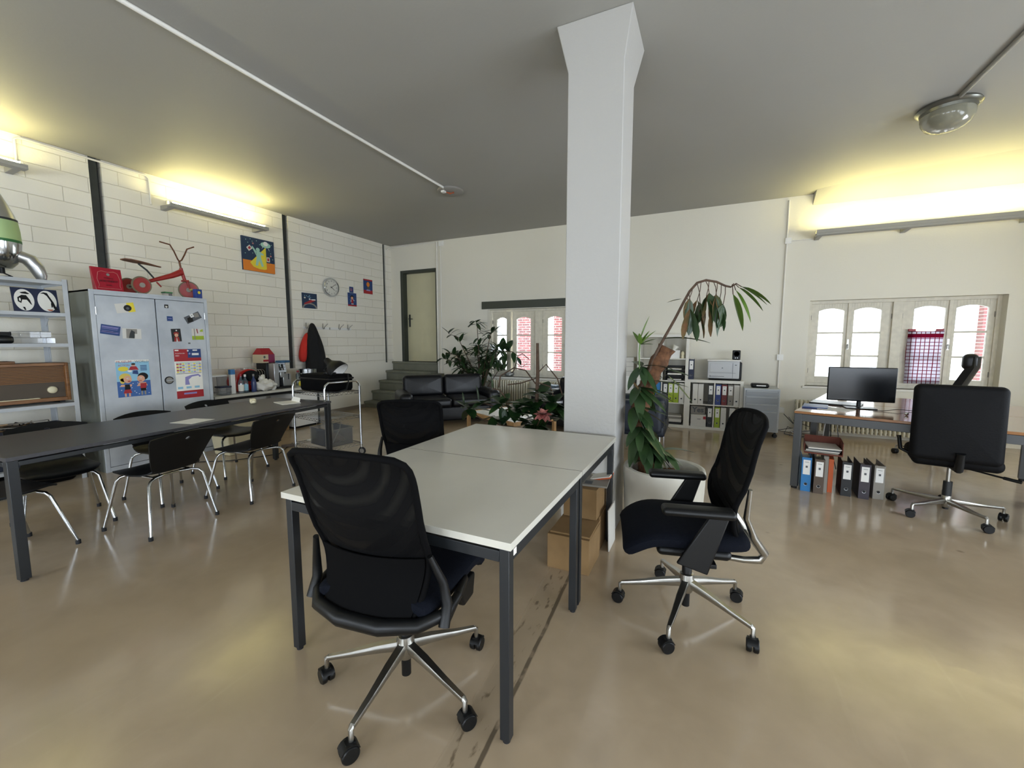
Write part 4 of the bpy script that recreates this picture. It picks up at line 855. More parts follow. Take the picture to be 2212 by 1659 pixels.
MB().tube([(-.07, .29, .098), (.07, .29, .098)], .006).box(.06, .10, .265, .315, .09, .105).box(-.10, -.06, .265, .315, .09, .105).build('pedal', mat('pedal_yellow', 'b3a558', .6), t)
t = tag(MB().at(-5.79, 3.125, HT, .2).box(-.025, .025, -.04, .04, 0, .115).build('tea_box', mat('box_blue', '23408a', .5), None, bevel=.003), 'small blue and yellow box by the tricycle front wheel', 'box')
mb = MB(); mb.T = Matrix.Translation((-5.79, 3.125, HT)) @ Matrix.Rotation(.2, 4, 'Z'); mb.m(M['yellow']); mb.T = mb.T @ Matrix.Translation((.0255, 0, .075)) @ Matrix.Rotation(PI/2, 4, 'Y'); mb.disc(.018, 0, 0, 0, .001); mb.build('printed_sun', None, t)
tag(MB().m(M['plasticclear']).at(-5.9, 2.85, HT).box(-.04, .04, -.035, .035, 0, .045).m(mat('lid_green', '2c7a3f', .4)).box(-.042, .042, -.04, .04, .045, .058).build('lunch_box', None, None), 'small clear tub with green lid under the tricycle frame', 'tub')

# ---- grey slotted metal shelf at the picture edge
t = thing('metal_shelf', 'grey slotted steel shelf unit beside the metal cabinet', 'shelf', (0, 0, 0))
sx0, sx1, sy0, sy1 = -6.30, -5.72, .98, 1.93
for x in (sx0, sx1):
    for y in (sy0, sy1):
        s = 1 if y == sy1 else -1; q = 1 if x == sx1 else -1
        MB().box(min(x, x-q*.004), max(x, x-q*.004), min(y, y-s*.04), max(y, y-s*.04), 0, 1.985).box(min(x, x-q*.04), max(x, x-q*.04), min(y, y-s*.004), max(y, y-s*.004), 0, 1.985).build('post', M['galv'], t)
for z in (1.965, 1.66, 1.365, .78, .20):
    mb = MB().box(sx0+.004, sx1-.004, sy0+.004, sy1-.004, z-.004, z).box(sx1-.006, sx1+.001, sy0+.002, sy1-.03, z-.032, z).box(sx0, sx0+.005, sy0+.002, sy1-.002, z-.032, z).box(sx0+.004, sx1-.004, sy1-.008, sy1-.004, z-.03, z)
    for q in (-1, 1): mb.prism([(0, 0)]*3, 0, 0) if False else None
    mb.build('shelf_board', M['galv'], t)
MB().add([(sx0+.02, sy1-.01, 1.62), (sx0+.10, sy1-.01, 1.62), (sx0+.02, sy1-.01, 1.54), (sx0+.02, sy1-.006, 1.62), (sx0+.10, sy1-.006, 1.62), (sx0+.02, sy1-.006, 1.54)], [(0, 1, 2), (5, 4, 3), (0, 3, 4, 1), (1, 4, 5, 2), (2, 5, 3, 0)]).build('corner_gusset', M['galv'], t)
# penguin and puffin book panel
mb = MB(); mb.T = Matrix.Translation((-5.93, 1.77, 1.665)) @ Matrix.Rotation(math.radians(-10), 4, 'Y') @ Matrix(((0, 0, 1, 0), (1, 0, 0, 0), (0, 1, 0, 0), (0, 0, 0, 1)))
t = mb.m(M['navyc']).prism([(-.155, 0), (.155, 0), (.155, .235), (-.155, .235)], -.008, 0)
for cx in (-.077, .077): E_(mb, cx, .118, .066, .104, 0, M['paper'], 28, .0005)
P_(mb, [(.035, .19), (.06, .205), (.085, .20), (.095, .17), (.12, .11), (.135, .05), (.15, .035), (.125, .035), (.115, .05), (.10, .12), (.08, .17), (.06, .19)], .0005, M['black']); P_(mb, [(.10, .10), (.108, .10), (.11, .06), (.10, .055)], .0005, M['black']); P_(mb, [(.065, .035), (.11, .035), (.10, .022), (.08, .022)], .0005, M['orange'])
P_(mb, [(-.10, .19), (-.06, .20), (-.035, .18), (-.05, .175), (-.09, .18)], .0005, M['black']); P_(mb, [(-.12, .14), (-.09, .165), (-.06, .165), (-.04, .12), (-.03, .07), (-.04, .08), (-.06, .12), (-.09, .12), (-.10, .085), (-.12, .10)], .0005, M['black']); P_(mb, [(-.095, .05), (-.08, .05), (-.075, .02), (-.085, .02)], .0005, M['black']); E_(mb, -.105, .12, .006, .016, .0008, M['paper'])
tag(mb.build('logo_panel', None, None), 'dark panel with two penguin bird ovals leaning on the top metal shelf', 'sign')
# stuff on lower shelves
MB_ = MB().at(-5.90, 1.70, 1.366).m(M['plasticclear']).box(-.10, .11, -.10, .125, 0, .055); o = MB_.build('acrylic_case', None, None, bevel=.003); tag(o, 'lower clear acrylic case on the middle metal shelf', 'case', 'clear cases on the middle metal shelf')
o = MB().at(-5.92, 1.70, 1.422, .08).m(M['plasticclear']).box(-.10, .10, -.105, .105, 0, .06).build('acrylic_case', None, None, bevel=.003); tag(o, 'upper clear acrylic case on the middle metal shelf', 'case', 'clear cases on the middle metal shelf')
o = MB().at(-5.88, 1.42, 1.366).m(M['screen']).cushion(-.12, .12, -.16, .13, 0, .07, .02, 3).build('disc_player', None, None, smooth=50); tag(o, 'black glossy player beside the clear cases', 'player')
o = MB().at(-5.90, 1.42, 1.437, .1).m(M['black']).box(-.1, .1, -.14, .12, 0, .035).m(M['silver']).cyl(.012, .035, .04).build('radio_tuner', None, None, bevel=.003); tag(o, 'slim black box stacked on the glossy player', 'player')
# old wooden radio
t = thing('wooden_radio', 'old wooden table radio with ribbed grille and cream knob', 'radio', (-5.93, 1.48, .782))
MB().box(-.16, .13, -.42, -.395, .02, .395).box(-.16, .13, .395, .42, .02, .395).box(-.16, .13, -.395, .395, .365, .395).box(-.16, .13, -.395, .395, .02, .055).build('cabinet_shell', mat('radio_wood', '8d6238', .4, var=.35, scale=6, stretch=(1, 1, 9), col2='6f4826'), t, bevel=.004)
MB().box(-.155, .085, -.395, .395, .055, .365).build('dial_panel', mat('dial_brown', '4b4033', .6), t)
mb = MB()
for i in range(11): mb.box(.085, .098, -.395, .395, .205+i*.0145, .214+i*.0145)
mb.build('speaker_grille', mat('grille_wood', '7a4f22', .55), t)
for y in (.30, -.30):
    mb = MB(); mb.T = Matrix.Translation((.085, y, .13)) @ Matrix.Rotation(PI/2, 4, 'Y'); mb.lathe([(.034, 0), (.034, .02), (.028, .026), (.018, .03)], 20).build('tuning_knob', M['cream'], t, smooth=40)
MB().box(.09, .135, -.40, .2, .056, .062).build('dial_strip', M['cream'], t)
for y in (-.36, .36): MB().box(-.14, .11, y-.02, y+.02, 0, .02).build('radio_foot', M['black'], t)
o = MB().at(-5.93, 1.22, 1.178).box(-.15, .12, -.2, .2, 0, .028).build('paper_stack', M['paper'], None, bevel=.002); tag(o, 'white paper stack lying on the wooden radio', 'paper stack')
o = MB().at(-5.93, 1.50, 1.178).box(-.1, .1, -.055, .055, 0, .022).build('wallet', M['wood'], None, bevel=.003); tag(o, 'brown case lying on the wooden radio beside the papers', 'case')
# cable box on the low shelf, dark bags
t = thing('storage_crate', 'dark blue crate of tangled cables on the low metal shelf', 'crate', (-5.98, 1.48, .201))
mb = MB().box(-.2, .2, -.42, -.40, 0, .36).box(-.2, .2, .40, .42, 0, .36).box(-.2, -.18, -.40, .40, 0, .36).box(.18, .2, -.40, .40, 0, .36).box(-.18, .18, -.40, .40, 0, .02); mb.build('crate_body', mat('crate_navy', '1b2130', .6), t, bevel=.004)
random.seed(3)
for k in range(9):
    p = [(random.uniform(-.14, .14), random.uniform(-.36, .36), random.uniform(.26, .42)) for _ in range(7)]; P = []
    for i in range(len(p)-1):
        for q in range(5): f = q/5; f = f*f*(3-2*f); P.append(tuple(p[i][c]*(1-f)+p[i+1][c]*f for c in range(3)))
    MB().tube(P, .005, 6).build('cable', [M['black'], M['brownc'], M['greyc'], mat('cable_tan', 'a58763', .6)][k % 4], t, smooth=60)
o = MB().at(-5.95, 1.45, .0).cushion(-.22, .22, -.42, .42, 0.001, .14, .05, 3).build('sports_bag', M['blackmatte'], None, smooth=50); tag(o, 'black bag lying on the floor under the metal shelf', 'bag')
o = MB().at(-3.78, .95, .6).box(0, .0, 0, 0, 0, 0) if False else None
# metal rocket lamp on the shelf
t = thing('toy_rocket', 'polished metal rocket model with green band on the metal shelf', 'rocket model', (-5.97, 1.575, 1.966)); t.scale = (1.18, 1.18, .98)
MB().lathe([(.001, .92), (.01, .875), (.035, .80), (.07, .70), (.10, .60), (.112, .54)], 36, False, False).build('nose_cone', M['silver'], t, smooth=60)
mb = MB().at(0, 0, .92).cyl(.004, -.02, .035, 8); mb.build('nose_tip', M['silver'], t)
mb = MB().m(mat('rocket_green', 'a9c489', .5)).lathe([(.114, .54), (.122, .45), (.124, .36)], 36, False, False).m(M['steel']).lathe([(.1145, .555), (.1155, .535)], 36, False, False).m(mat('dark_green', '2f6a37', .5)).lathe([(.125, .36), (.1255, .335)], 36, False, False); mb.build('green_band', None, t, smooth=60)
MB().lathe([(.125, .335), (.118, .24), (.095, .15), (.06, .10), (.045, .095)], 36, False, True).build('hull', M['chrome'], t, smooth=60)
for k in range(3):
    a = math.radians(12+120*k); c, s = math.cos(a+PI/2-.5), math.sin(a+PI/2-.5)
    MB().tube([(c*.08, s*.08, .23), (c*.15, s*.15, .20), (c*.185, s*.185, .13), (c*.205, s*.205, .05), (c*.21, s*.21, .003)], [.058, .056, .050, .040, .026], 14).build('fin', M['silver'], t, smooth=60)
MB().tube([(0, 0, .10), (.0, .0, .06), (.05, .04, .02), (.10, -.06, .006)], .006).cyl(.02, .05, .10, 12).build('power_cord', M['black'], t, smooth=50)
# ================================================================ coffee counter
CZ = .655
t = thing('kitchen_counter', 'white coffee counter standing against the block wall', 'counter', (0, 0, 0))
MB().box(-6.56, -5.90, 3.30, 5.02, CZ-.035, CZ).build('counter_top', mat('counter_white', 'cfcdc4', .3), t, bevel=.004)
MB().box(-6.54, -5.94, 3.32, 5.0, CZ-.075, CZ-.036).build('counter_frame', M['black'], t)
for x in (-6.5, -5.97):
    for y in (3.36, 4.96): MB().box(x-.02, x+.02, y-.02, y+.02, 0, CZ-.07).build('leg', M['steel'], t)
t = thing('mini_fridge', 'small white fridge under the coffee counter', 'fridge', (-6.18, 4.68, 0))
MB().box(-.28, .24, -.22, .22, .03, .56).build('fridge_body', M['white'], t, bevel=.006); MB().box(.243, .28, -.22, .22, .035, .56).build('door', M['white'], t, bevel=.006); MB().box(-.26, .25, -.2, .2, 0, .03).build('plinth', M['black'], t)
tag(MB().at(-6.1, 4.27, 0, .05).box(-.15, .15, -.12, .12, 0, .42).build('cardboard_box', M['card'], None, bevel=.003), 'tall cardboard box beside the small fridge', 'box')
t = thing('waste_bin', 'beige plastic waste bin under the coffee counter', 'bin', (-5.36, 3.18, 0), .1)
mb = MB(); mb.add([(-.13, -.15, 0), (.13, -.15, 0), (.13, .15, 0), (-.13, .15, 0), (-.16, -.19, .40), (.16, -.19, .40), (.16, .19, .40), (-.16, .19, .40)], [(3, 2, 1, 0), (4, 5, 6, 7), (0, 1, 5, 4), (1, 2, 6, 5), (2, 3, 7, 6), (3, 0, 4, 7)]); mb.build('bin_body', M['cream'], t, bevel=.012)
MB().box(-.175, .175, -.205, .205, .39, .425).build('bin_rim', M['cream'], t, bevel=.008)
tag(MB().tube([(-5.75, 2.9, .006), (-5.3, 2.7, .006), (-5.0, 2.9, .006), (-4.85, 3.15, .006), (-4.75, 3.35, .006), (-4.95, 3.6, .006), (-5.1, 3.8, .006)], .005, 6).build('power_cable', M['black'], None, smooth=60), 'black cable lying on the floor behind the dark table', 'cable')
tag(MB().at(-4.98, 3.66, 0, .9).box(-.09, .09, -.025, .025, 0.001, .035).build('power_strip', M['brownc'], None, bevel=.004), 'dark power strip on the floor near the trolley wheel', 'power strip')
def on(x, y, n, l, c, rz=0, z=CZ+.001): return thing(n, l, c, (x, y, z), rz)
# red pod coffee maker
t = on(-6.2, 3.90, 'pod_coffee_maker', 'round red and black pod coffee maker on the counter', 'coffee maker')
def wheelshape(mb, r, x0, x1, cy, cz, a0, a1, n=20, m=None):
    pts = [(r*math.cos(a0+(a1-a0)*i/n), r*math.sin(a0+(a1-a0)*i/n)) for i in range(n+1)]
    mb.T = Matrix.Translation((0, cy, cz)) @ Matrix(((0, 0, 1, 0), (1, 0, 0, 0), (0, 1, 0, 0), (0, 0, 0, 1)))
    return mb.prism(pts, x0, x1)
mb = MB(); wheelshape(mb, .195, -.12, .10, 0, .135, -.75, PI+.75); mb.build('body_shell', mat('gloss_red', 'a81e1a', .18, coat=.6), t, smooth=30, bevel=.012, segs=3)
mb = MB(); wheelshape(mb, .155, .09, .125, .02, .155, -.2, PI-.1); mb.build('front_panel', M['screen'], t, smooth=30)
MB().box(-.10, .16, -.10, .12, 0, .02).build('drip_tray', M['black'], t, bevel=.004); MB().at(0, 0, .33).box(-.03, .06, -.04, .03, -.008, .012).build('top_lever', M['silver'], t, bevel=.004)
def bottle(x, y, h, r, bodym, capm, label, labm=None, nm='bottle'):
    t = on(x, y, nm, label, 'bottle', z=CZ+.001); b = nm
    MB().lathe([(r*.92, 0), (r, .01), (r, h*.55), (r*.8, h*.66), (r*.36, h*.78), (r*.34, h*.9)], 20).build('bottle_body', bodym, t, smooth=40)
    MB().lathe([(r*.42, h*.88), (r*.42, h), (r*.38, h)], 16, True, True).build('bottle_cap', capm, t, smooth=40)
    if labm: MB().lathe([(r+.001, h*.12), (r+.001, h*.46)], 20, False, False).build('bottle_label', labm, t, smooth=60)
bottle(-5.99, 3.71, .27, .035, M['bottle'], M['redcard'], 'clear bottle with red neck and cream label on the counter', M['paper'])
bottle(-6.02, 3.79, .26, .037, M['bottle'], M['white'], 'clear bottle with white cap on the counter', M['lblue'])
bottle(-6.0, 3.90, .26, .034, mat('bottle_blue', '33406b', .3), M['greyc'], 'dark blue bottle on the counter')
t = on(-6.22, 4.80, 'bottle', 'clear bottle with red top beside the steel pot', 'bottle'); MB().lathe([(.03, 0), (.032, .18), (.012, .22)], 16).build('bottle_body', M['bottle'], t, smooth=40); MB().cyl(.016, .22, .25, 12).build('bottle_cap', M['redcard'], t)
t = on(-6.03, 3.49, 'plastic_tub', 'small white tub with dark blue lid on the counter', 'tub'); MB().box(-.06, .06, -.07, .07, 0, .10).build('tub_body', M['plasticclear'], t, bevel=.01); MB().box(-.065, .065, -.077, .077, .10, .12).build('tub_lid', M['navyc'], t, bevel=.004)
t = on(-6.3, 3.50, 'storage_box', 'large clear plastic box behind the small tub', 'box'); MB().box(-.13, .13, -.13, .13, 0, .25).build('box_body', M['plasticclear'], t, bevel=.012); MB().box(-.135, .135, -.14, .14, .24, .262).build('box_lid', M['white'], t, bevel=.005)
t = on(-6.06, 3.63, 'milk_carton', 'tall white carton with blue top on the counter', 'carton'); MB().box(-.02, .03, -.03, .03, 0, .33).build('carton_body', M['white'], t, bevel=.003); MB().box(-.021, .031, -.031, .031, .27, .34).build('carton_top', mat('carton_blue', '3a78b0', .5), t)
mb = MB().at(0, 0, 0); mb.ball(.11, 0, 0, .075, 1, 1.35, .75, 22, 14, .5, 3).ball(.05, -.02, -.02, .17, .8, .8, 1.3, 14, 10, .9, 6).ball(.035, .03, .06, .13, 1.5, 1, .7, 12, 8, 1.0, 9)
o = mb.build('plastic_bag', M['bagw'], None, smooth=60); o.location = (-6.01, 4.07, CZ+.005); tag(o, 'crumpled white plastic bag on the counter', 'bag')
t = on(-6.3, 4.18, 'dish_rack', 'upright chrome wire rack beside the espresso machine', 'rack', z=CZ+.001)
for k in range(5): MB().tube([(-.09+.0, -.08+k*.04, 0), (-.09, -.08+k*.04, .27), (-.05, -.08+k*.04, .30), (.05, -.08+k*.04, .30), (.09, -.08+k*.04, .27), (.09, -.08+k*.04, 0)], .0035, 6).build('wire_hoop', M['chrome'], t, smooth=60)
MB().tube([(-.09, -.08, .01), (-.09, .08, .01)], .004, 6).tube([(.09, -.08, .01), (.09, .08, .01)], .004, 6).build('rack_base', M['chrome'], t)
# espresso machine
t = on(-6.22, 4.40, 'espresso_machine', 'silver and black automatic espresso machine with square display', 'coffee machine')
MB().box(-.22, .02, -.16, .17, .01, .40).build('machine_body', M['black'], t, bevel=.01)
MB().box(.02, .16, -.13, -.05, .03, .395).box(.02, .14, .03, .17, .03, .22).box(.02, .12, -.05, .03, .26, .39).build('front_shell', M['silver'], t, bevel=.006)
MB().box(-.2, .20, -.13, .17, 0, .03).build('drip_tray', M['black'], t, bevel=.004)
MB().box(.10, .17, -.035, .035, .17, .26).build('coffee_spout', M['silver'], t, bevel=.006)
mb = MB(); mb.T = Matrix.Translation((.15, .01, .25)) @ Matrix.Rotation(.12, 4, 'Z') @ Matrix.Rotation(math.radians(-12), 4, 'Y') @ Matrix(((0, 0, 1, 0), (1, 0, 0, 0), (0, 1, 0, 0), (0, 0, 0, 1)))
mb.m(mat('display_white', 'dfe6ee', .3)).prism([(-.085, 0), (.085, 0), (.085, .155), (-.085, .155)], -.012, 0); R_(mb, -.045, .03, .045, .13, .0, M['screen'], .001)
for sx in (-1, 1):
    for k in range(3): R_(mb, sx*.064-.008, .03+k*.042, sx*.064+.008, .04+k*.042, .0, M['ink'], .001)
R_(mb, -.012, .08, .0, .13, .001, M['white'], .001); R_(mb, -.03, .1, -.02, .115, .001, M['lblue'], .001); E_(mb, .01, .05, .012, .015, .001, M['white'], 14, .001); E_(mb, .01, .05, .006, .009, .002, M['screen'], 14, .001)
mb.build('control_display', None, t)
MB().at(0, .12, .16).box(.142, .152, -.004, .004, -.03, .06).build('steam_lever', M['black'], t)
tag(MB().at(-6.05, 4.42, CZ+.402, .1).box(-.075, .055, -.08, .085, 0, .035).build('blue_tin', mat('tin_blue', '2c5b80', .4), None, bevel=.008), 'flat blue tin on the front edge of the espresso machine', 'tin')
# capsule carton on the machine
t = thing('gift_carton', 'magenta and cream gable top carton on the espresso machine', 'carton', (-6.32, 4.29, CZ+.402), .2)
MB().box(-.09, .09, -.12, .12, 0, .13).build('carton_body', mat('carton_cream', 'cdbfa0', .5), t)
MB().prism([(0, 0)]*3, 0, 0) if False else None
mb = MB(); mb.add([(-.09, -.12, .13), (.09, -.12, .13), (.09, .12, .13), (-.09, .12, .13), (-.03, -.09, .225), (.03, -.09, .225), (.03, .09, .225), (-.03, .09, .225)], [(4, 5, 6, 7), (0, 1, 5, 4), (1, 2, 6, 5), (2, 3, 7, 6), (3, 0, 4, 7)]); mb.build('carton_gable', M['redcard'], t)
mb = MB(); mb.m(mat('magenta', '8a2a55', .3)).box(.0902, .0925, .0, .121, .0, .13).box(-.05, .0925, .12, .123, 0, .13).m(M['redcard']).box(.0902, .0915, -.1, .0, .02, .05).m(M['ink']); mb.T = Matrix.Translation((.0905, -.075, .09)) @ Matrix.Rotation(PI/2, 4, 'Y'); mb.disc(.02, 0, 0, 0, .001); mb.build('printed_panel', None, t)
def cup(x, y, z, label, r=.038, h=.055, nm='coffee_cup'):
    t = thing(nm, label, 'cup', (x, y, z)); MB().lathe([(r*.55, .004), (r*.8, h*.3), (r, h), (r-.003, h), (r*.75, h*.3), (r*.4, .01)], 24, True, True).lathe([(r*.5, 0), (r*.55, .004)], 24).build('cup_body', M['white'], t, smooth=50)
    MB().tube([(r*.9, 0, h*.8), (r*1.4, 0, h*.8), (r*1.45, 0, h*.45), (r*.85, 0, h*.3)], .003, 6).build('cup_handle', M['white'], t, smooth=60)
cup(-5.985, 4.19, CZ+.001, 'white coffee cup at the counter front edge', .045, .07)
t = on(-6.15, 4.93, 'cooking_pot', 'brushed steel pot at the far end of the counter', 'pot')
MB().lathe([(.13, 0), (.14, .01), (.14, .27), (.134, .27), (.134, .02)], 32, True, True).build('pot_body', M['chrome'], t, smooth=40)
for s in (-1, 1): MB().tube([(s*.05, -.14, .2), (s*.05, -.17, .2), (-s*.0, -.175, .2)], .006).build('pot_handle', M['chrome'], t)
tag(MB().at(-6.02, 4.70, CZ+.001).ball(.05, 0, 0, .05, 1, .8, .9, 12, 8, .3).build('yellow_sponge', M['yellow'], None, smooth=50), 'yellow cloth beside the espresso machine', 'cloth')

# ================================================================ wall things on the left
def picture(name, label, cat, y, z, w, h, depth, base, art, edge=None, group=None):
    mb = MB(); frame_wall_left(mb, y, z, -6.599); mb.m(base).prism([(-w/2, -h/2), (w/2, -h/2), (w/2, h/2), (-w/2, h/2)], 0, depth); art(mb, w, h, depth); return tag(mb.build(name, None, None), label, cat, group)
def a_ufo(mb, w, h, z):
    W2, H2 = w/2, h/2
    R_(mb, -W2, -H2, W2, -H2+.16, z, M['oran'])
    P_(mb, [(.12, .145), (-.15, -.13), (-.10, -.19), (0, -.215), (.09, -.215), (.12, -.20)], z+.0005, M['yellow'])
    E_(mb, .12, .18, .085, .045, z+.0010, M['teal'], 24); E_(mb, .12, .20, .04, .035, z+.0014, M['white'], 20); P_(mb, [(.07, .15), (.08, .15), (.05, .11)], z+.0010, M['white']); P_(mb, [(.16, .13), (.17, .13), (.185, .09)], z+.0010, M['white'])
    E_(mb, -.015, .085, .032, .03, z+.0016, M['teal']); P_(mb, [(-.05, .03), (-.045, .06), (-.10, .13), (-.115, .12), (-.08, .05), (-.04, -.02)], z+.0014, M['teal']); P_(mb, [(-.045, .06), (.02, .06), (.075, .03), (.08, .01), (.03, .01), (.035, -.05), (.07, -.16), (.035, -.175), (0, -.08), (-.03, -.17), (-.065, -.16), (-.04, -.04)], z+.0012, M['teal'])
    P_(mb, [(-.20, .09), (-.145, .14), (-.10, .09), (-.16, .04)], z+.001, M['whitec']); P_(mb, [(-.175, .09), (-.145, .12), (-.125, .09), (-.155, .065)], z+.0014, M['redcard']); R_(mb, .125, -.08, .18, -.005, z+.001, M['whitec']); P_(mb, [(.135, -.065), (.17, -.065), (.165, -.02), (.14, -.02)], z+.0014, M['redcard'])
    for i, (x, y) in enumerate(((-.2, .21), (-.1, .2), (-.03, .22), (.02, .17), (-.22, .0), (-.17, .17), (.22, .2), (.2, .06), (-.1, .02), (.23, -.03), (-.13, .23))): E_(mb, x, y, .007, .007, z+.0005, M['teal'], 8)
    for x, y in ((-.09, .17), (.2, .02)): P_(mb, [(x+.02*math.cos(PI/2+k*PI/5)*(1 if k % 2 == 0 else .45), y+.02*math.sin(PI/2+k*PI/5)*(1 if k % 2 == 0 else .45)) for k in range(10)], z+.0006, M['pink'])
picture('canvas_picture', 'square canvas of a flying saucer beam lifting a figure, high on the block wall', 'painting', 4.483, 2.755, .525, .515, .03, M['night'], a_ufo)
def a_ship(mb, w, h, z):
    E_(mb, 0, -.24, .22, .20, z, M['greyc'], 30); E_(mb, 0, -.27, .17, .19, z+.0004, M['night'], 30)
    R_(mb, -w/2-.08, -h/2-.35, w/2+.08, -h/2, z+.0, M['night']) if False else None
    P_(mb, [(-.11, -.04), (.05, .03), (.11, .035), (.13, .02), (.02, -.03), (-.10, -.06)], z+.0012, M['redcard']); P_(mb, [(.02, .035), (.12, .04), (.13, .025), (.05, .02)], z+.0015, M['white']); E_(mb, .0, .035, .018, .013, z+.0016, M['white'])
    for i in range(9): random.seed(i+9); E_(mb, random.uniform(-.13, .13), random.uniform(.02, .11), .007, .007, z+.0008, M['lblue'], 8)
    E_(mb, -.10, .05, .018, .014, z+.0008, M['whitec'])
def a_ship2(mb, w, h, z):
    n = 14; P_(mb, [(.155*math.cos(PI*i/n), -.135+.10*math.sin(PI*i/n)) for i in range(n+1)], z, M['greyc']); P_(mb, [(.125*math.cos(PI*i/n), -.135+.075*math.sin(PI*i/n)) for i in range(n+1)], z+.0004, M['night'])
    P_(mb, [(-.12, -.05), (.03, .02), (.10, .03), (.13, .015), (.02, -.035), (-.11, -.07)], z+.0012, M['redcard']); P_(mb, [(.02, .028), (.11, .035), (.13, .018), (.05, .012)], z+.0015, M['white']); E_(mb, .0, .03, .018, .013, z+.0016, M['white'])
    for i in range(9): random.seed(i+9); E_(mb, random.uniform(-.13, .13), random.uniform(.03, .11), .007, .007, z+.0008, M['lblue'], 8)
    E_(mb, -.10, .05, .018, .014, z+.0008, M['whitec'])
gp = 'small space pictures near the wall clock'
picture('poster', 'dark blue picture of a red spaceship over a planet, beside the clock', 'picture', 5.407, 2.122, .315, .27, .006, M['night'], a_ship2, None, gp)
def a_fig(mb, w, h, z):
    R_(mb, -w/2, -h/2, w/2, -h/2+.03, z, M['redcard'])
    for i in range(10): random.seed(i+70); E_(mb, random.uniform(-.10, .10), random.uniform(-.08, .13), .004, .004, z+.0003, M['lblue'], 8)
    E_(mb, -.005, .045, .042, .04, z+.0006, M['black']); E_(mb, -.005, .03, .032, .028, z+.0009, M['skin']); P_(mb, [(-.03, -.075), (.025, -.075), (.022, .0), (-.028, .0)], z+.0009, M['redcard']); P_(mb, [(-.045, -.05), (-.03, -.05), (-.028, .0), (-.04, -.005)], z+.0009, M['white']); P_(mb, [(.022, -.005), (.05, -.03), (.055, -.02), (.025, .01)], z+.0009, M['white'])
    for dx in (-.018, .014): R_(mb, dx-.008, -.10, dx+.008, -.075, z+.0009, M['white']); R_(mb, dx-.012, -.112, dx+.010, -.10, z+.001, M['black'])
picture('poster', 'blue and red picture of a dark haired figure, between clock and corner', 'picture', 6.418, 2.235, .225, .265, .006, M['blue'], a_fig, None, gp)
picture('poster', 'tiny blue card pinned above the dark haired figure picture', 'picture', 6.405, 2.43, .10, .115, .006, M['blue'], lambda mb, w, h, z: (R_(mb, -.02, -.03, -.005, .03, z, M['pink']), R_(mb, .01, -.03, .018, .03, z, M['redcard'])), None, gp)
def a_yel(mb, w, h, z):
    R_(mb, -w/2, -h/2, w/2, -h/2+.075, z, M['redcard']); R_(mb, -w/2, h/2-.03, w/2, h/2, z, M['redcard']); E_(mb, .0, .045, .045, .05, z+.0005, M['oran']); E_(mb, .03, .05, .02, .04, z+.0003, M['black']); P_(mb, [(-.045, -.07), (.045, -.08), (.04, .0), (-.02, .03)], z+.0004, M['ink']); P_(mb, [(-.06, -.09), (.07, -.09), (.05, -.06), (-.04, -.06)], z+.0006, M['purple'])
picture('poster', 'blue picture with a yellow figure, nearest the third steel post', 'picture', 6.868, 2.545, .255, .30, .006, M['blue'], a_yel, None, gp)
# clock
t = thing('wall_clock', 'round chrome rimmed wall clock on the block wall', 'clock', (-6.6, 5.876, 2.413), 0)
RY = Matrix.Rotation(PI/2, 4, 'Y'); FL = Matrix(((0, 0, 1, 0), (1, 0, 0, 0), (0, 1, 0, 0), (0, 0, 0, 1)))
mb = MB(); mb.T = FL; mb.lathe([(.15, 0), (.175, .005), (.178, .045), (.168, .06), (.15, .062), (.147, .05)], 48, True, False).build('clock_rim', M['chrome'], t, smooth=40)
mb = MB(); mb.T = FL; mb.cyl(.15, .03, .045, 48).build('clock_face', mat('clock_white', 'd8d6cc', .5), t)
mb = MB(); mb.T = FL
for k in range(12):
    a = PI/2-2*PI*(k+1)/12; mb.text(str(k+1), .032, .118*math.cos(a), .118*math.sin(a)-.011, .0455, .0004, 'CENTER', .0008)
mb.build('clock_digits', M['ink'], t)
def hand(L, w, a, z, nm):
    mb = MB(); mb.T = FL @ Matrix.Rotation(a, 4, 'Z'); mb.prism([(-.025, -w/2), (L, -w/3), (L, w/3), (-.025, w/2)], z, z+.001); mb.build(nm, M['black'], t)
hand(.085, .010, math.radians(90-126), .047, 'hour_hand'); hand(.115, .007, math.radians(90-55), .049, 'minute_hand')
# coat rail
t = thing('coat_rack', 'white coat rail with folding metal hooks below the clock', 'coat rack', (-6.6, 5.80, 1.635))
MB().box(0, .018, -.56, .56, -.022, .022).build('rail', M['white'], t, bevel=.004)
for y in (-.50, -.14, .24, .46):
    MB().tube([(.018, y, -.015), (.05, y, -.012), (.06, y, .01)], .005).tube([(.02, y-.01, .0), (.05, y-.03, .04), (.09, y-.06, .085)], .006).tube([(.02, y+.01, .0), (.05, y+.03, .04), (.09, y+.055, .085)], .006).build('coat_hook', M['alu'], t, smooth=50)
MB().box(.018, .04, .0, .012, -.02, .02).build('coat_hook', M['alu'], t)
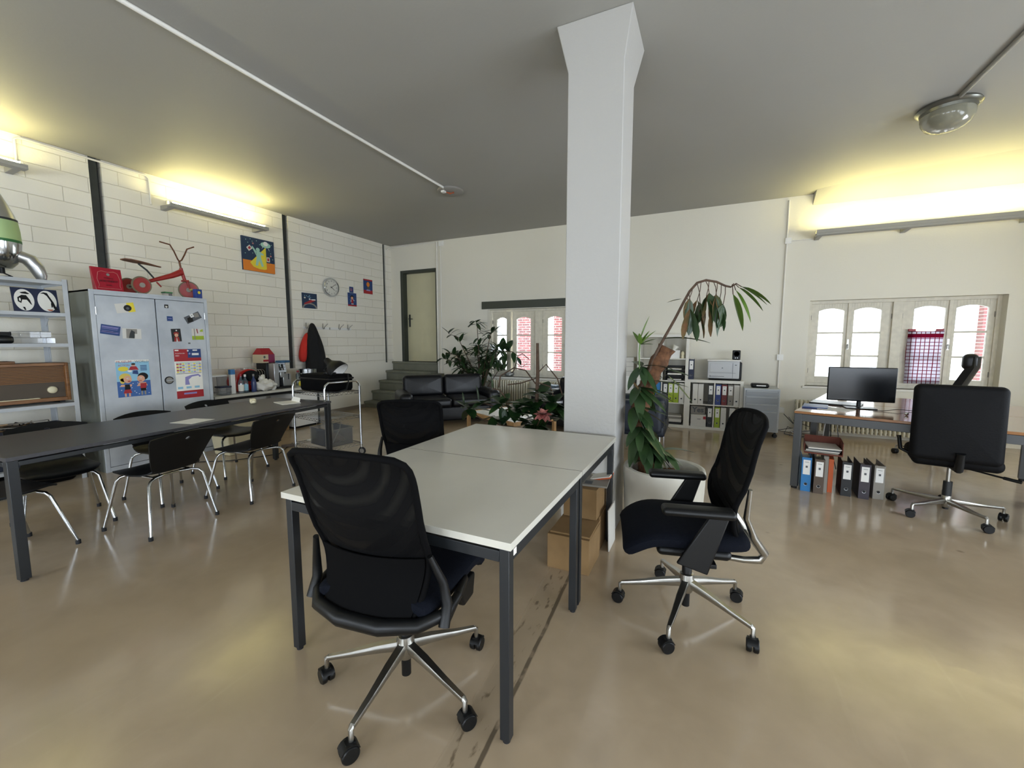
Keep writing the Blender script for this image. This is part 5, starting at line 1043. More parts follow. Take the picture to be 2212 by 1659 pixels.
# hanging clothes
def cloth_mass(name, label, cat, m, sections, cx, cy, group=None, seed=0):
    rows = []; n = 26
    for z, rx, ry, ox, oy in sections:
        row = []
        for i in range(n):
            a = 2*PI*i/n; f = 1+.10*math.sin(5*a+z*5+seed)+.07*math.sin(9*a-z*7)
            row.append((cx+ox+rx*math.cos(a)*f, cy+oy+ry*math.sin(a)*f, z))
        rows.append(row)
    vs = [p for r in rows for p in r]; fs = []
    for j in range(len(rows)-1):
        for i in range(n): fs.append((j*n+i, j*n+(i+1) % n, (j+1)*n+(i+1) % n, (j+1)*n+i))
    fs += [tuple(range(n))[::-1], tuple(range((len(rows)-1)*n, len(rows)*n))]
    o = MB().add(vs, fs).build(name, m, None, smooth=80, subsurf=1); return tag(o, label, cat, group)
cloth_mass('coat', 'long black coat hanging from the coat rail', 'coat', M['coat'], [(.50, .10, .20, 0, .02), (.8, .12, .215, 0, .01), (1.05, .12, .20, 0, 0), (1.3, .11, .165, 0, -.03), (1.5, .09, .11, 0, -.05), (1.65, .06, .06, 0, -.06), (1.72, .02, .025, 0, -.06)], -6.43, 5.36, seed=1)
cloth_mass('jacket', 'red jacket hanging behind the black coat', 'jacket', M['redcloth'], [(1.02, .05, .05, 0, .03), (1.12, .07, .075, 0, .03), (1.3, .075, .07, 0, .06), (1.45, .06, .05, 0, .10), (1.55, .03, .03, 0, .14)], -6.50, 5.11, seed=2)

# ================================================================ wire trolley
t = thing('wire_trolley', 'chrome wire trolley with curved handles beside the dark table', 'trolley', (-4.20, 3.62, 0), math.radians(-8.7))
W_, D_ = .66, .46; cr = M['chrome']
for sx in (-1, 1):
    x = sx*W_/2; MB().tube([(x, -D_/2, .13), (x, -D_/2, .84), (x, -D_/2+.012, .885), (x, -D_/2+.05, .915), (x, D_/2-.05, .915), (x, D_/2-.012, .885), (x, D_/2, .84), (x, D_/2, .13)], .0125, 10).build('end_frame', cr, t, smooth=60)
    for sy in (-1, 1):
        MB().at(x, sy*D_/2, 0).lathe([(.010, .085), (.014, .09), (.014, .13)], 12).box(-.018, .018, -.014, .014, .07, .095).build('caster_stem', M['alu'], t)
        mb = MB(); mb.T = Matrix.Translation((x+.01, sy*D_/2, .045)) @ Matrix.Rotation(.4*sx, 4, 'Z') @ Matrix.Rotation(PI/2, 4, 'X')
        mb.m(M['rubber']).lathe([(.03, -.012), (.042, -.012), (.045, -.008), (.045, .008), (.042, .012), (.03, .012)], 24, False, False).m(M['greyc']).lathe([(.005, -.01), (.031, -.008), (.031, .008), (.005, .01)], 24); mb.build('caster_wheel', None, t, smooth=40)
for z in (.79, .49, .15):
    mb = MB()
    for q in (0, .028):
        mb.tube([(-W_/2, -D_/2, z-q), (W_/2, -D_/2, z-q), (W_/2, D_/2, z-q), (-W_/2, D_/2, z-q)], .0035, 6, True)
    for (a, b, L, axis) in ((-W_/2, -D_/2, W_, 0), (-W_/2, D_/2, W_, 0), (-W_/2, -D_/2, D_, 1), (W_/2, -D_/2, D_, 1)):
        n = int(L/.03); pts = [((a+L*i/n, b, z-(.028 if i % 2 else 0)) if axis == 0 else (a, b+L*i/n, z-(.028 if i % 2 else 0))) for i in range(n+1)]; mb.tube(pts, .0025, 5)
    for i in range(1, 20): y = -D_/2+D_*i/20; mb.tube([(-W_/2, y, z+.004), (W_/2, y, z+.004)], .0018, 5)
    mb.build('wire_shelf', cr, t, smooth=60)
for q in (-1, 1): pass
def rel(x, y): a = math.radians(-8.7); return (-4.20+x*math.cos(a)-y*math.sin(a), 3.62+x*math.sin(a)+y*math.cos(a))
x, y = rel(.02, .0); t = thing('equipment_bag', 'black padded equipment bag on the trolley top shelf', 'bag', (x, y, .797), math.radians(-6))
MB().cushion(-.28, .28, -.18, .17, 0, .205, .04, 4).build('bag_body', M['blackmatte'], t, smooth=50)
MB().cushion(-.285, .285, -.185, .175, .14, .165, .012, 2).build('zip_band', M['black'], t, smooth=50)
MB().tube([(.29, .08, .2), (.32, .06, .12), (.36, .0, .03), (.33, -.10, .005), (.20, -.21, .012), (.0, -.215, .01)], .009).build('shoulder_strap', M['black'], t, smooth=50)
x, y = rel(.12, -.02); t = thing('desk_lamp', 'black desk lamp with dome shade standing on the equipment bag', 'lamp', (x, y, 1.003), math.radians(15))
MB().lathe([(.065, 0), (.07, .004), (.07, .014), (.02, .022)], 24).build('lamp_base', M['black'], t, smooth=40)
MB().tube([(0, 0, .015), (-.05, 0, .02), (-.08, 0, .04), (-.04, 0, .075), (0.01, -.02, .105)], .007).build('lamp_arm', M['black'], t, smooth=50)
mb = MB(); mb.T = Matrix.Translation((.03, -.03, .125)) @ Matrix.Rotation(math.radians(-48), 4, 'Y') @ Matrix.Scale(1.25, 4); mb.lathe([(.02, .06), (.028, .045), (.032, .01), (.055, -.02), (.085, -.055), (.10, -.10), (.103, -.12)], 28, True, False).build('lamp_shade', M['black'], t, smooth=60)
mb = MB(); mb.T = Matrix.Translation((.03, -.03, .125)) @ Matrix.Rotation(math.radians(-48), 4, 'Y') @ Matrix.Scale(1.25, 4); mb.lathe([(.05, -.02), (.08, -.055), (.096, -.10), (.1, -.119)], 28, True, False).build('shade_lining', M['white'], t, smooth=60)
x, y = rel(.10, -.02); t = thing('storage_tub', 'clear plastic tub of cables on the trolley bottom shelf', 'tub', (x, y, .158), math.radians(-8.7))
MB().box(-.2, .2, -.15, .15, 0, .006).box(-.2, .2, -.15, -.146, .006, .20).box(-.2, .2, .146, .15, .006, .20).box(-.2, -.196, -.146, .146, .006, .20).box(.196, .2, -.146, .146, .006, .20).build('tub_body', M['plasticclear'], t)
MB().tube([(-.205, -.155, .2), (.205, -.155, .2), (.205, .155, .2), (-.205, .155, .2)], .006, 6, True).build('tub_rim', M['plasticclear'], t)
MB().ball(.15, 0, 0, .06, 1.15, .85, .38, 18, 10, .4, 2).build('folded_cloth', M['brownc'], t, smooth=60)
MB().tube([(.1, -.1, .1), (.16, -.14, .22), (.02, -.1, .27), (-.1, -.05, .24), (-.12, .08, .21), (.05, .1, .25), (.15, .02, .2), (.18, -.10, .05)], .005).build('cable', M['greyc'], t, smooth=60)
x, y = rel(-.22, .02); tag(MB().at(x, y, .158, .1).box(-.09, .06, -.12, .10, 0, .012).build('notebook', M['paper'], None), 'white notebook on the trolley bottom shelf', 'notebook')

# things on the dark table
tag(MB().at(-3.80, 1.945, .7355, .25).box(-.105, .105, -.148*.7, .148*.7, 0, .0012).build('paper_sheet', M['paper'], None), 'white sheet of paper in the middle of the dark table', 'paper')
tag(MB().at(-4.05, 2.98, .7355, -.3).box(-.13, .13, -.09, .09, 0, .004).add([(-.13, .09, .004), (.10, .09, .004), (.10, .10, .05), (-.10, .10, .05)], [(0, 1, 2, 3)]).build('folded_leaflet', M['paper'], None), 'white folded leaflet at the far end of the dark table', 'leaflet')
mb = MB().at(-4.34, 2.80, .7355, -.5).cushion(-.05, .05, -.028, .028, 0, .05, .014, 3).cushion(.02, .085, -.018, .018, .008, .04, .012, 3); tag(mb.build('adapter_block', M['cream'], None, smooth=50), 'cream plastic adapter piece on the dark table', 'adapter')
t = thing('tape_dispenser', 'small white red topped bottle fixed near the near table leg', 'bottle', (-3.86, 1.06, .0)); 
for o in list(t.children): pass
bpy.data.objects.remove(t)

# ================================================================ shelves on the far wall
def cube_shelf(name, label, x0, nx, nz, yf=7.195, cell=.34, d=.385):
    t_out, t_in = .045, .018; w = nx*cell+(nx-1)*t_in+2*t_out; h = nz*cell+(nz-1)*t_in+2*t_out
    t = thing(name, label, 'shelf', (x0, yf, 0)); m = mat('shelf_white', 'dcd9cf', .4)
    MB().box(0, t_out, 0, d, 0, h).build('side_panel', m, t, bevel=.002); MB().box(w-t_out, w, 0, d, 0, h).build('side_panel', m, t, bevel=.002)
    MB().box(t_out, w-t_out, 0, d, h-t_out, h).build('top_panel', m, t); MB().box(t_out, w-t_out, 0, d, 0, t_out).build('bottom_panel', m, t)
    for k in range(1, nz): z = t_out+k*cell+(k-1)*t_in; MB().box(t_out, w-t_out, .004, d-.004, z, z+t_in).build('shelf_board', m, t)
    for k in range(1, nx):
        x = t_out+k*cell+(k-1)*t_in
        for j in range(nz): z = t_out+j*(cell+t_in); MB().box(x, x+t_in, .006, d-.006, z, z+cell).build('divider', m, t)
    return w, h, (lambda i, j: (x0+t_out+i*(cell+t_in), t_out+j*(cell+t_in)))
w1, h1, c1 = cube_shelf('cube_shelf', 'tall white cube shelf unit beside the low one', -1.075, 2, 4)
w2, h2, c2 = cube_shelf('cube_shelf', 'low white cube shelf unit carrying the printer', -.292, 2, 2)
_bind = {}
def binder(x, y, z, m, label, group, rz=0.0, lab=True, wd=.075, open_top=False, h=.318):
    t = thing('ring_binder', label, 'binder', (x, y, z), rz, group); d = .285
    mb = MB().box(-wd/2, wd/2, 0, .003, 0, h).box(-wd/2, -wd/2+.003, .003, d, 0, h).box(wd/2-.003, wd/2, .003, d, 0, h); mb.build('cover', m, t)
    MB().box(-wd/2+.006, wd/2-.006, .02, d-.03, .012, h-.03 if not open_top else h-.045).build('pages', M['paper'], t)
    if lab:
        R = MB().m(M['white']).box(-wd*.36, wd*.36, -.0012, 0, h*.50, h*.93); R.m(M['ink']).box(-wd*.2, wd*.2, -.0018, -.0012, h*.86, h*.87).box(-.008, .008, -.0018, -.0012, h*.70, h*.76); R.build('spine_label', None, t)
    mb = MB(); mb.T = Matrix.Translation((0, -.0005, h*.215)) @ Matrix.Rotation(PI/2, 4, 'X'); mb.m(M['black']).cyl(.011, 0, .001, 16).m(M['silver']).tube([(.013*math.cos(2*PI*i/16), .013*math.sin(2*PI*i/16), .0008) for i in range(16)], .0014, 5, True); mb.build('finger_ring', None, t)
    return t
gA = 'ring binders in the low white shelf'; gB = 'ring binders in the tall white shelf'
yb = 7.21
x, z = c2(0, 1)
binder(x+.075, yb, z, M['whitec'], 'white ring binder nearest the shelf side, low shelf upper row', gA, lab=False)
binder(x+.155, yb, z, M['whitec'], 'second white ring binder in the low shelf upper row', gA, lab=False)
binder(x+.297, yb, z, M['blackc'], 'black ring binder with white label in the low shelf upper row', gA)
x, z = c2(1, 1)
binder(x+.045, yb, z, mat('binder_blue', '1c3478', .5), 'dark blue ring binder with white label in the low shelf', gA)
binder(x+.130, yb, z, M['darkred'], 'dark red ring binder with white label in the low shelf', gA)
binder(x+.215, yb, z, M['greyc'], 'grey ring binder with white label in the low shelf', gA)
binder(x+.298, yb, z, M['whitec'], 'plain off-white ring binder beside the grey one', gA, lab=False)
x, z = c2(0, 0)
binder(x+.297, yb, z, M['blackc'], 'black ring binder beside the red marked white box', gA)
o = MB().at(x+.13, yb+.005, z).m(M['whitec']).box(-.105, .115, 0, .26, 0, .185).m(M['redcard']).box(.075, .114, -.001, 0, .115, .16).m(M['ink']).box(-.01, .04, -.001, 0, .11, .118).build('file_box', None, None, bevel=.003); tag(o, 'white file box with a red label in the low shelf', 'box')
mb = MB().at(x+.13, yb+.06, z+.187).m(M['greyc']).box(-.11, .10, 0, .2, 0, .125); mb.T = Matrix.Translation((x+.13, yb+.0595, z+.187)) @ Matrix(((1, 0, 0, 0), (0, 0, -1, 0), (0, 1, 0, 0), (0, 0, 0, 1))); mb.m(M['ink']).text('Yes', .115, -.005, .03, .0, .0006, 'CENTER', .003)
tag(mb.build('yes_box', None, None), 'grey box lettered Yes standing on the white file box', 'box')
x, z = c2(1, 0)
binder(x+.045, yb, z, M['lime'], 'lime green ring binder in the low shelf bottom row', gA)
binder(x+.130, yb, z, M['whitec'], 'off-white ring binder beside the lime one in the low shelf', gA, lab=False)
binder(x+.25, yb, z, M['whitec'], 'white ring binder at the shelf side, low shelf bottom row', gA, lab=False)
x, z = c1(1, 1)
binder(x+.05, yb, z, M['blackc'], 'black ring binder with white label in the tall shelf', gB)
binder(x+.132, yb, z, M['lime'], 'lime green ring binder next to the black one in the tall shelf', gB)
binder(x+.214, yb, z, M['lime'], 'lime green ring binder next to the white one in the tall shelf', gB)
binder(x+.297, yb, z, M['whitec'], 'white ring binder at the end of the tall shelf row', gB, lab=False)
x, z = c1(0, 1); binder(x+.29, yb, z, M['sky'], 'bright blue ring binder behind the plant in the tall shelf', gB, lab=False); binder(x+.20, yb, z, M['lime'], 'lime green ring binder behind the plant leaves', gB)
x, z = c1(1, 2)
for k, zz in enumerate((.0, .085, .17)):
    t = tag(MB().at(x+.18, yb+.0, z+zz).box(-.14, .14, 0, .30, 0, .008).box(-.14, -.132, 0, .30, .008, .06).box(.132, .14, 0, .30, .008, .06).box(-.132, .132, .29, .30, .008, .06).build('letter_tray', M['blackc'], None, bevel=.002), ['black letter tray at the bottom of the stack in the tall shelf', 'middle black letter tray of the stack in the tall shelf', 'topmost black letter tray of the stack in the tall shelf'][k], 'letter tray', 'black letter trays in the tall shelf')
    tag(MB().at(x+.18, yb+.01, z+zz+.009).box(-.105, .105, 0, .27, 0, .012+.01*(k % 2)).build('paper_stack', M['paper'], None), ['papers in the bottom letter tray', 'papers in the middle letter tray', 'papers in the topmost letter tray'][k], 'paper', 'papers in the letter trays')
x, z = c1(1, 0)
for k, (zz, hh, mm, lb) in enumerate(((0, .035, M['blackc'], 'black folder lying at the bottom of the tall shelf'), (.037, .05, M['whitec'], 'white folder lying on the black folder'), (.09, .03, M['greyc'], 'grey folder lying on the white folder'), (.122, .02, M['whitec'], 'thin pale folder on top of the lying folders'))):
    tag(MB().at(x+.17, yb+.01, z+zz, .03*(k-1)).box(-.15, .14, 0, .24, 0, hh).build('lying_folder', mm, None, bevel=.004), lb, 'folder', 'folders lying in the tall shelf')
x, z = c1(1, 3)
tag(MB().at(x+.16, yb+.03, z).m(M['white']).box(-.09, .09, 0, .2, 0, .13).build('storage_carton', None, None, bevel=.004), 'white carton in the top cell of the tall shelf', 'box')
tag(MB().at(x+.29, yb+.02, z).lathe([(.02, 0), (.03, .02), (.018, .045), (.028, .07), (.02, .10), (.005, .115)], 14).build('figurine', M['cream'], None, smooth=60), 'small cream figurine at the edge of the tall shelf top cell', 'figurine')
mb = MB(); mb.T = Matrix.Translation((x+.15, yb+.08, z+.131)) @ Matrix.Rotation(.5, 4, 'Y'); tag(mb.lathe([(.02, 0), (.05, .08)], 18).build('paper_cone', M['paper'], None, smooth=40), 'white paper lamp cone lying on the white carton', 'cone')
# on the low shelf
binder(-.245, 7.22, h2, M['navyc'], 'navy ring binder standing alone on the low white shelf', None)
t = thing('laser_printer', 'grey and black laser printer on the low white shelf', 'printer', (.225, 7.39, h2))
pg = mat('printer_grey', 'bfc1c3', .45)
MB().cushion(-.215, .235, -.18, .17, .0, .05, .02, 3).build('printer_base', M['black'], t, smooth=50)
MB().box(-.235, .205, -.185, .17, .03, .295).build('printer_body', pg, t, bevel=.012, segs=3)
MB().box(.206, .237, -.17, .17, .03, .28).build('side_panel', M['black'], t, bevel=.008)
MB().box(-.245, .225, -.19, .175, .296, .318).build('top_cover', M['white'], t, bevel=.008)
MB().box(-.215, .155, -.188, -.185, .115, .118).box(.112, .115, -.188, -.185, .04, .27).build('panel_seam', M['ink'], t); MB().box(-.20, .10, -.192, -.185, .13, .26).build('front_door', pg, t, bevel=.003); MB().box(-.205, .0, -.188, -.185, .06, .065).box(-.2, -.195, -.188, -.185, .05, .08).build('tray_handle', M['black'], t)
mb = MB(); mb.T = Matrix.Translation((-.03, -.1925, .195)) @ Matrix.Rotation(PI/2, 4, 'X'); mb.prism([(-.012, -.008), (.012, -.008), (0, .01)], 0, .001).build('logo', M['ink'], t); MB().box(.14, .165, -.188, -.185, .235, .245).build('status_light', M['ink'], t)
t = thing('speaker', 'small black speaker standing on the printer', 'speaker', (.385, 7.36, h2+.319))
MB().box(-.055, .055, -.05, .05, 0, .145).build('speaker_body', M['black'], t, bevel=.012, segs=3)
mb = MB()
for s in (-1, 1): mb.T = Matrix.Translation((s*.014, -.0505, .028)) @ Matrix.Rotation(PI/2, 4, 'X'); mb.cyl(.006, 0, .002, 12)
mb.build('speaker_knob', M['silver'], t)
mb = MB(); mb.T = Matrix.Translation((0, -.0503, .09)) @ Matrix.Rotation(PI/2, 4, 'X'); mb.lathe([(.0, .0), (.03, .0), (.038, .003), (.041, 0)], 24).build('speaker_cone', M['blackmatte'], t, smooth=40)
# drawer cabinet on casters
t = thing('drawer_cabinet', 'light grey steel drawer cabinet on casters by the window', 'drawer cabinet', (.715, 7.22, 0))
MB().box(-.225, .225, -.28, .28, .085, .71).build('cabinet_body', M['galv'], t, bevel=.004)
for z0, z1 in ((.61, .685), (.505, .60), (.40, .495), (.10, .39)):
    o = MB().box(-.205, .205, -.292, -.281, z0, z1).build('drawer', mat('drawer_grey', '93989d', .42), t, bevel=.003); MB().box(-.19, .19, -.302, -.292, z1-.018, z1-.008).build('pull_edge', M['galv'], o)
for sx in (-1, 1):
    for sy in (-1, 1):
        mb = MB(); mb.T = Matrix.Translation((sx*.19, sy*.23, .03)) @ Matrix.Rotation(.5*sx, 4, 'Z') @ Matrix.Rotation(PI/2, 4, 'X'); mb.cyl(.03, -.015, .015, 18); mb.T = Matrix.Translation((sx*.19, sy*.23, 0)); mb.box(-.012, .012, -.02, .02, .03, .086); mb.build('caster', M['black'], t, smooth=40)
t = thing('conference_phone', 'flat black conference device on the drawer cabinet', 'device', (.70, 7.14, .711))
MB().cushion(-.115, .115, -.09, .09, 0, .06, .026, 4).build('device_body', M['black'], t, smooth=50); MB().box(-.05, .07, -.0915, -.09, .025, .04).m(M['white']).box(.0, .03, -.092, -.0915, .03, .035).build('device_display', M['screen'], t)
tag(MB().at(-1.30, 7.30, 0).m(M['white']).box(-.16, .16, -.02, .25, 0, .80).m(M['whitec']).box(-.15, .15, 0, .22, .80, 1.12).m(M['greyc']).box(-.15, .15, -.002, 0, .88, .885).box(-.15, .15, -.002, 0, .96, .965).box(-.15, .15, -.002, 0, 1.04, 1.045).build('paper_tower', None, None, bevel=.004), 'white cabinet with stacked papers between the pillar and the tall shelf', 'cabinet')
tag(MB().at(-2.62, 7.18, 0).m(mat('crate_bluegrey', '51626f', .5)).box(-.16, .16, -.12, .12, 0, .60).build('storage_crate', None, None, bevel=.02, segs=3), 'blue grey crate in front of the radiator near the pillar', 'crate')

# ================================================================ monitor desk
RZ = math.radians(-19); U = Vector((math.cos(RZ), math.sin(RZ), 0)); V = Vector((-math.sin(RZ), math.cos(RZ), 0)); O = Vector((.745, 4.63, 0))
def dk(u, v, z=0): p = O+U*u+V*v; return (p.x, p.y, z)
dw = mat('desk_wood', 'a06f45', .16, coat=.8, var=.25, scale=5, stretch=(2, 14, 1), col2='8a5c38'); dl = mat('desk_steel', '4a4c4e', .4)
def steel_desk(label, u0, v0, w, d, grp, h=.74):
    t = thing('work_desk', label, 'desk', dk(u0+w/2, v0+d/2), RZ, grp)
    MB().box(-w/2, w/2, -d/2, d/2, h-.022, h).build('desk_top', dw, t, bevel=.003)
    MB().box(-w/2+.06, w/2-.06, -d/2+.005, -d/2+.055, h-.092, h-.024).box(-w/2+.06, w/2-.06, d/2-.055, d/2-.005, h-.092, h-.024).box(-w/2+.005, -w/2+.055, -d/2+.06, d/2-.06, h-.092, h-.024).box(w/2-.055, w/2-.005, -d/2+.06, d/2-.06, h-.092, h-.024).build('desk_frame', dl, t, bevel=.003)
    for sx in (-1, 1):
        for sy in (-1, 1):
            x, y = sx*(w/2-.033), sy*(d/2-.033); l = MB().box(x-.029, x+.029, y-.029, y+.029, .02, h-.023).build('leg', dl, t, bevel=.003); MB().at(x, y, 0).cyl(.024, 0, .022, 14).build('foot', M['rubber'], l)
    return t
steel_desk('wood topped steel desk with the big monitor on it', 0, 0, 1.66, .94, 'wood topped desks by the window')
steel_desk('wood topped steel desk on the window side, behind the monitor desk', 0, .945, 1.66, .94, 'wood topped desks by the window')
steel_desk('wood topped steel desk with paper piles at the picture edge', 1.665, -.03, 1.5, .94, 'wood topped desks by the window', .70)
x, y, _ = dk(.42, .62); t = thing('monitor', 'large black monitor on a thin stand', 'monitor', (x, y, .741), math.radians(-2))
MB().box(-.12, .12, -.09, .08, 0, .008).build('stand_foot', M['black'], t, bevel=.003); MB().tube([(0, .03, .008), (0, .03, .22)], .018, 10).build('stand_neck', M['black'], t, smooth=50)
MB().cushion(-.262, .262, -.012, .022, .065, .395, .008, 2).build('monitor_case', M['black'], t, smooth=50); MB().box(-.256, .256, -.0135, -.0122, .078, .388).build('screen', M['screen'], t)
x, y, _ = dk(.10, .42); tag(MB().at(x, y, .741, RZ+.1).box(-.1, .1, -.14, .14, 0, .012).build('notebook', M['blue'], None, bevel=.002), 'blue notebook at the corner of the monitor desk', 'notebook')
x, y, _ = dk(.24, .36); tag(MB().at(x, y, .741, RZ-.3).box(-.15, .15, -.105, .105, 0, .004).build('paper_sheet', M['paper'], None), 'white papers beside the monitor foot', 'paper')
x, y, _ = dk(.22, .80); tag(MB().at(x, y, .741, RZ).box(-.21, .21, -.14, .14, 0, .015).build('drawing_tablet', M['black'], None, bevel=.003), 'flat black tablet behind the monitor', 'tablet')
P = [dk(.48, .45, .746), dk(.60, .52, .746), dk(.70, .60, .76), dk(.80, .72, .746)]; tag(MB().tube(P, .003, 6).build('monitor_cable', M['black'], None, smooth=60), 'thin black cable curling beside the monitor stand', 'cable')
x, y, _ = dk(.90, .40); tag(MB().at(x, y, .741, RZ+.1).m(M['black']).cushion(-.10, .10, -.08, .10, 0, .045, .014, 3).m(M['greyc']).box(-.07, .07, -.0825, -.07, .012, .03).build('desk_phone', None, None, smooth=50), 'black desk telephone next to the tucked in chair', 'telephone')
x, y, _ = dk(.93, .62); tag(MB().at(x, y, .741, RZ).box(-.13, .13, -.11, .11, 0, .13).m(M['whitec']).box(-.14, .14, -.12, .12, .13, .14).build('parcel_box', M['card'], None, bevel=.003) if False else MB().at(x, y, .741, RZ).m(M['wood']).box(-.13, .13, -.11, .11, 0, .12).m(M['whitec']).box(-.14, .14, -.12, .12, .12, .132).build('parcel_box', None, None, bevel=.003), 'brown box with pale lid behind the telephone', 'box')
x, y, _ = dk(.76, .38); tag(MB().at(x, y, .741).ball(.014, 0, 0, .013).build('glass_ball', M['chrome'], None, smooth=60), 'tiny shiny ball beside the telephone', 'ball')
x, y, _ = dk(1.72, .50); tz = .701
t = thing('letter_tray', 'black letter tray stack with papers at the picture edge', 'letter tray', (x+.06, y, tz), RZ)
for k in range(2): MB().box(-.17, .17, -.13, .13, k*.10, k*.10+.008).box(-.17, -.163, -.13, .13, k*.10+.008, k*.10+.10).box(.163, .17, -.13, .13, k*.10+.008, k*.10+.10).build('tray', M['blackc'], t)
tag(MB().at(x+.06, y, tz+.109, RZ).box(-.15, .15, -.11, .11, 0, .02).build('paper_stack', M['paper'], None), 'white papers lying in the black letter tray', 'paper')
tag(MB().at(x-.03, y+.16, tz+.0, RZ).box(-.12, .10, 0, .08, 0, .30).build('parcel_box', M['card'], None, bevel=.003), 'brown carton standing behind the black letter tray', 'box')
mb = MB(); mb.T = Matrix.Translation((x+.12, y+.02, tz+.130)) @ Matrix.Rotation(-.35, 4, 'Y'); tag(mb.box(-.02, .02, -.10, .10, 0, .14).build('paper_bag', M['lblue'], None), 'pale blue paper envelope leaning on the letter tray', 'envelope')
x, y, _ = dk(1.80, .14); tag(MB().at(x, y, tz, RZ+.2).box(-.02, .28, -.10, .10, 0, .018).build('paper_stack', M['paper'], None, bevel=.002), 'white paper pile on the desk at the picture edge', 'paper')
x, y, _ = dk(1.73, .27); tag(MB().at(x, y, tz, RZ).cushion(-.08, .10, -.06, .07, 0, .085, .03, 3).build('yellow_folder', mat('dull_yellow', 'a3984a', .6), None, smooth=50), 'dull yellow packet beside the white paper pile', 'packet')
# floor things under the desk
binder(.862, 4.575, 0.0, M['sky'], 'blue ring binder on the floor by the desk leg', None, -.12)
binder(.955, 4.545, 0.0, M['brownc'], 'brown ring binder on the floor next to the blue one', None, -.12)
tag(MB().at(1.012, 4.60, 0, -.12).box(-.018, .018, 0, .29, 0, .34).build('document_folder', M['greyc'], None), 'thin grey folder standing between the brown binder and the orange folder', 'folder')
tag(MB().at(1.058, 4.63, 0, -.18).box(-.018, .018, 0, .29, 0, .31).build('document_folder', M['orange'], None), 'orange folder standing on the floor beside the brown binder', 'folder')
binder(1.165, 4.575, 0.0, M['blackc'], 'black ring binder on the floor beside the orange folder', None, -.10, open_top=True, h=.31)
binder(1.287, 4.555, 0.0, mat('binder_purplegrey', '39343c', .5), 'dark grey ring binder standing on the floor in the middle of the three', None, -.08, open_top=True, h=.31)
binder(1.40, 4.60, 0.0, M['greyc'], 'light grey ring binder at the end of the floor row', None, -.05, open_top=True, h=.30)
t = thing('carton_tray', 'brown open carton full of magazines on the floor binders', 'carton', (1.0, 4.73, .345), -.15)
MB().box(-.14, .15, -.10, .22, 0, .012).box(-.14, -.134, -.10, .22, .012, .09).box(.144, .15, -.10, .22, .012, .12).box(-.134, .144, .21, .22, .012, .12).build('carton_body', mat('carton_redbrown', '6d3524', .7), t)
for k in range(4): MB().at(0, .05, .014+k*.012, .06*(k-1)).box(-.125, .125, -.145, .12, 0, .010).build('magazine', [M['greyc'], M['whitec'], M['ink'], M['paper']][k], t)
random.seed(5)
for k in range(4):
    p0 = (1.06+.06*k, 7.4-.03*k, .30-.04*k); pts = [p0]+[(p0[0]+random.uniform(-.1, .25), p0[1]+random.uniform(-.25, .05), max(.008, .2-.06*i+random.uniform(-.05, .05))) for i in range(1, 6)]
    tag(MB().tube(pts, .005, 6).build('tangled_cable', [M['black'], M['ink'], M['blackc'], M['white']][k], None, smooth=60), ['black cable hanging from the socket beside the drawer cabinet', 'grey cable hanging from the socket beside the drawer cabinet', 'second black cable near the drawer cabinet', 'white cable near the drawer cabinet'][k], 'cable', 'cables by the wall socket')
for k in range(3):
    p = dk(.14+.05*k, .98, .70); tag(MB().tube([p, (p[0]-.02, p[1], .5), (p[0]+.03*(k-1), p[1]+.04, .25), (p[0]+.05, p[1]-.02*k, .01)], .0045, 6).build('hanging_cable', [M['white'], M['black'], M['ink']][k], None, smooth=60), ['white cable hanging down under the monitor desk', 'black cable hanging down under the monitor desk', 'grey cable hanging down under the monitor desk'][k], 'cable', 'cables hanging under the monitor desk')
# tea towel curtain in the window
rows = []
for j in range(15):
    z = .80+.74*j/14; rows.append([(2.505+.38*i/14+.006*math.sin(z*9), 7.70+.008*math.sin(i*1.1+z*4), z-.02*(1 if False else 0)+.012*math.sin(PI*i/14)*(-1 if j == 14 else 0)) for i in range(15)])
cm = bpy.data.materials.new('checked_cloth'); cm.use_nodes = True; nt = cm.node_tree; N = nt.nodes; L = nt.links; tc = N.new('ShaderNodeTexCoord'); sp = N.new('ShaderNodeSeparateXYZ'); L.new(tc.outputs['Object'], sp.inputs[0])
def stripe(sock, per, wd, off=0.0):
    a = N.new('ShaderNodeMath'); a.operation = 'ADD'; a.inputs[1].default_value = off; L.new(sock, a.inputs[0]); b = N.new('ShaderNodeMath'); b.operation = 'MODULO'; b.inputs[1].default_value = per; L.new(a.outputs[0], b.inputs[0]); c = N.new('ShaderNodeMath'); c.operation = 'LESS_THAN'; c.inputs[1].default_value = wd; L.new(b.outputs[0], c.inputs[0]); return c.outputs[0]
mx = N.new('ShaderNodeMath'); mx.operation = 'MAXIMUM'; L.new(stripe(sp.outputs['X'], .049, .009), mx.inputs[0]); L.new(stripe(sp.outputs['Z'], .049, .009), mx.inputs[1])
bz = N.new('ShaderNodeMath'); bz.operation = 'COMPARE'; bz.inputs[1].default_value = 1.465; bz.inputs[2].default_value = .028; L.new(sp.outputs['Z'], bz.inputs[0]); m2 = N.new('ShaderNodeMath'); m2.operation = 'MAXIMUM'; L.new(mx.outputs[0], m2.inputs[0]); L.new(bz.outputs[0], m2.inputs[1])
mc = N.new('ShaderNodeMix'); mc.data_type = 'RGBA'; mc.inputs['A'].default_value = rgb('b9b5c4'); mc.inputs['B'].default_value = rgb('5e0c22'); L.new(m2.outputs[0], mc.inputs['Factor'])
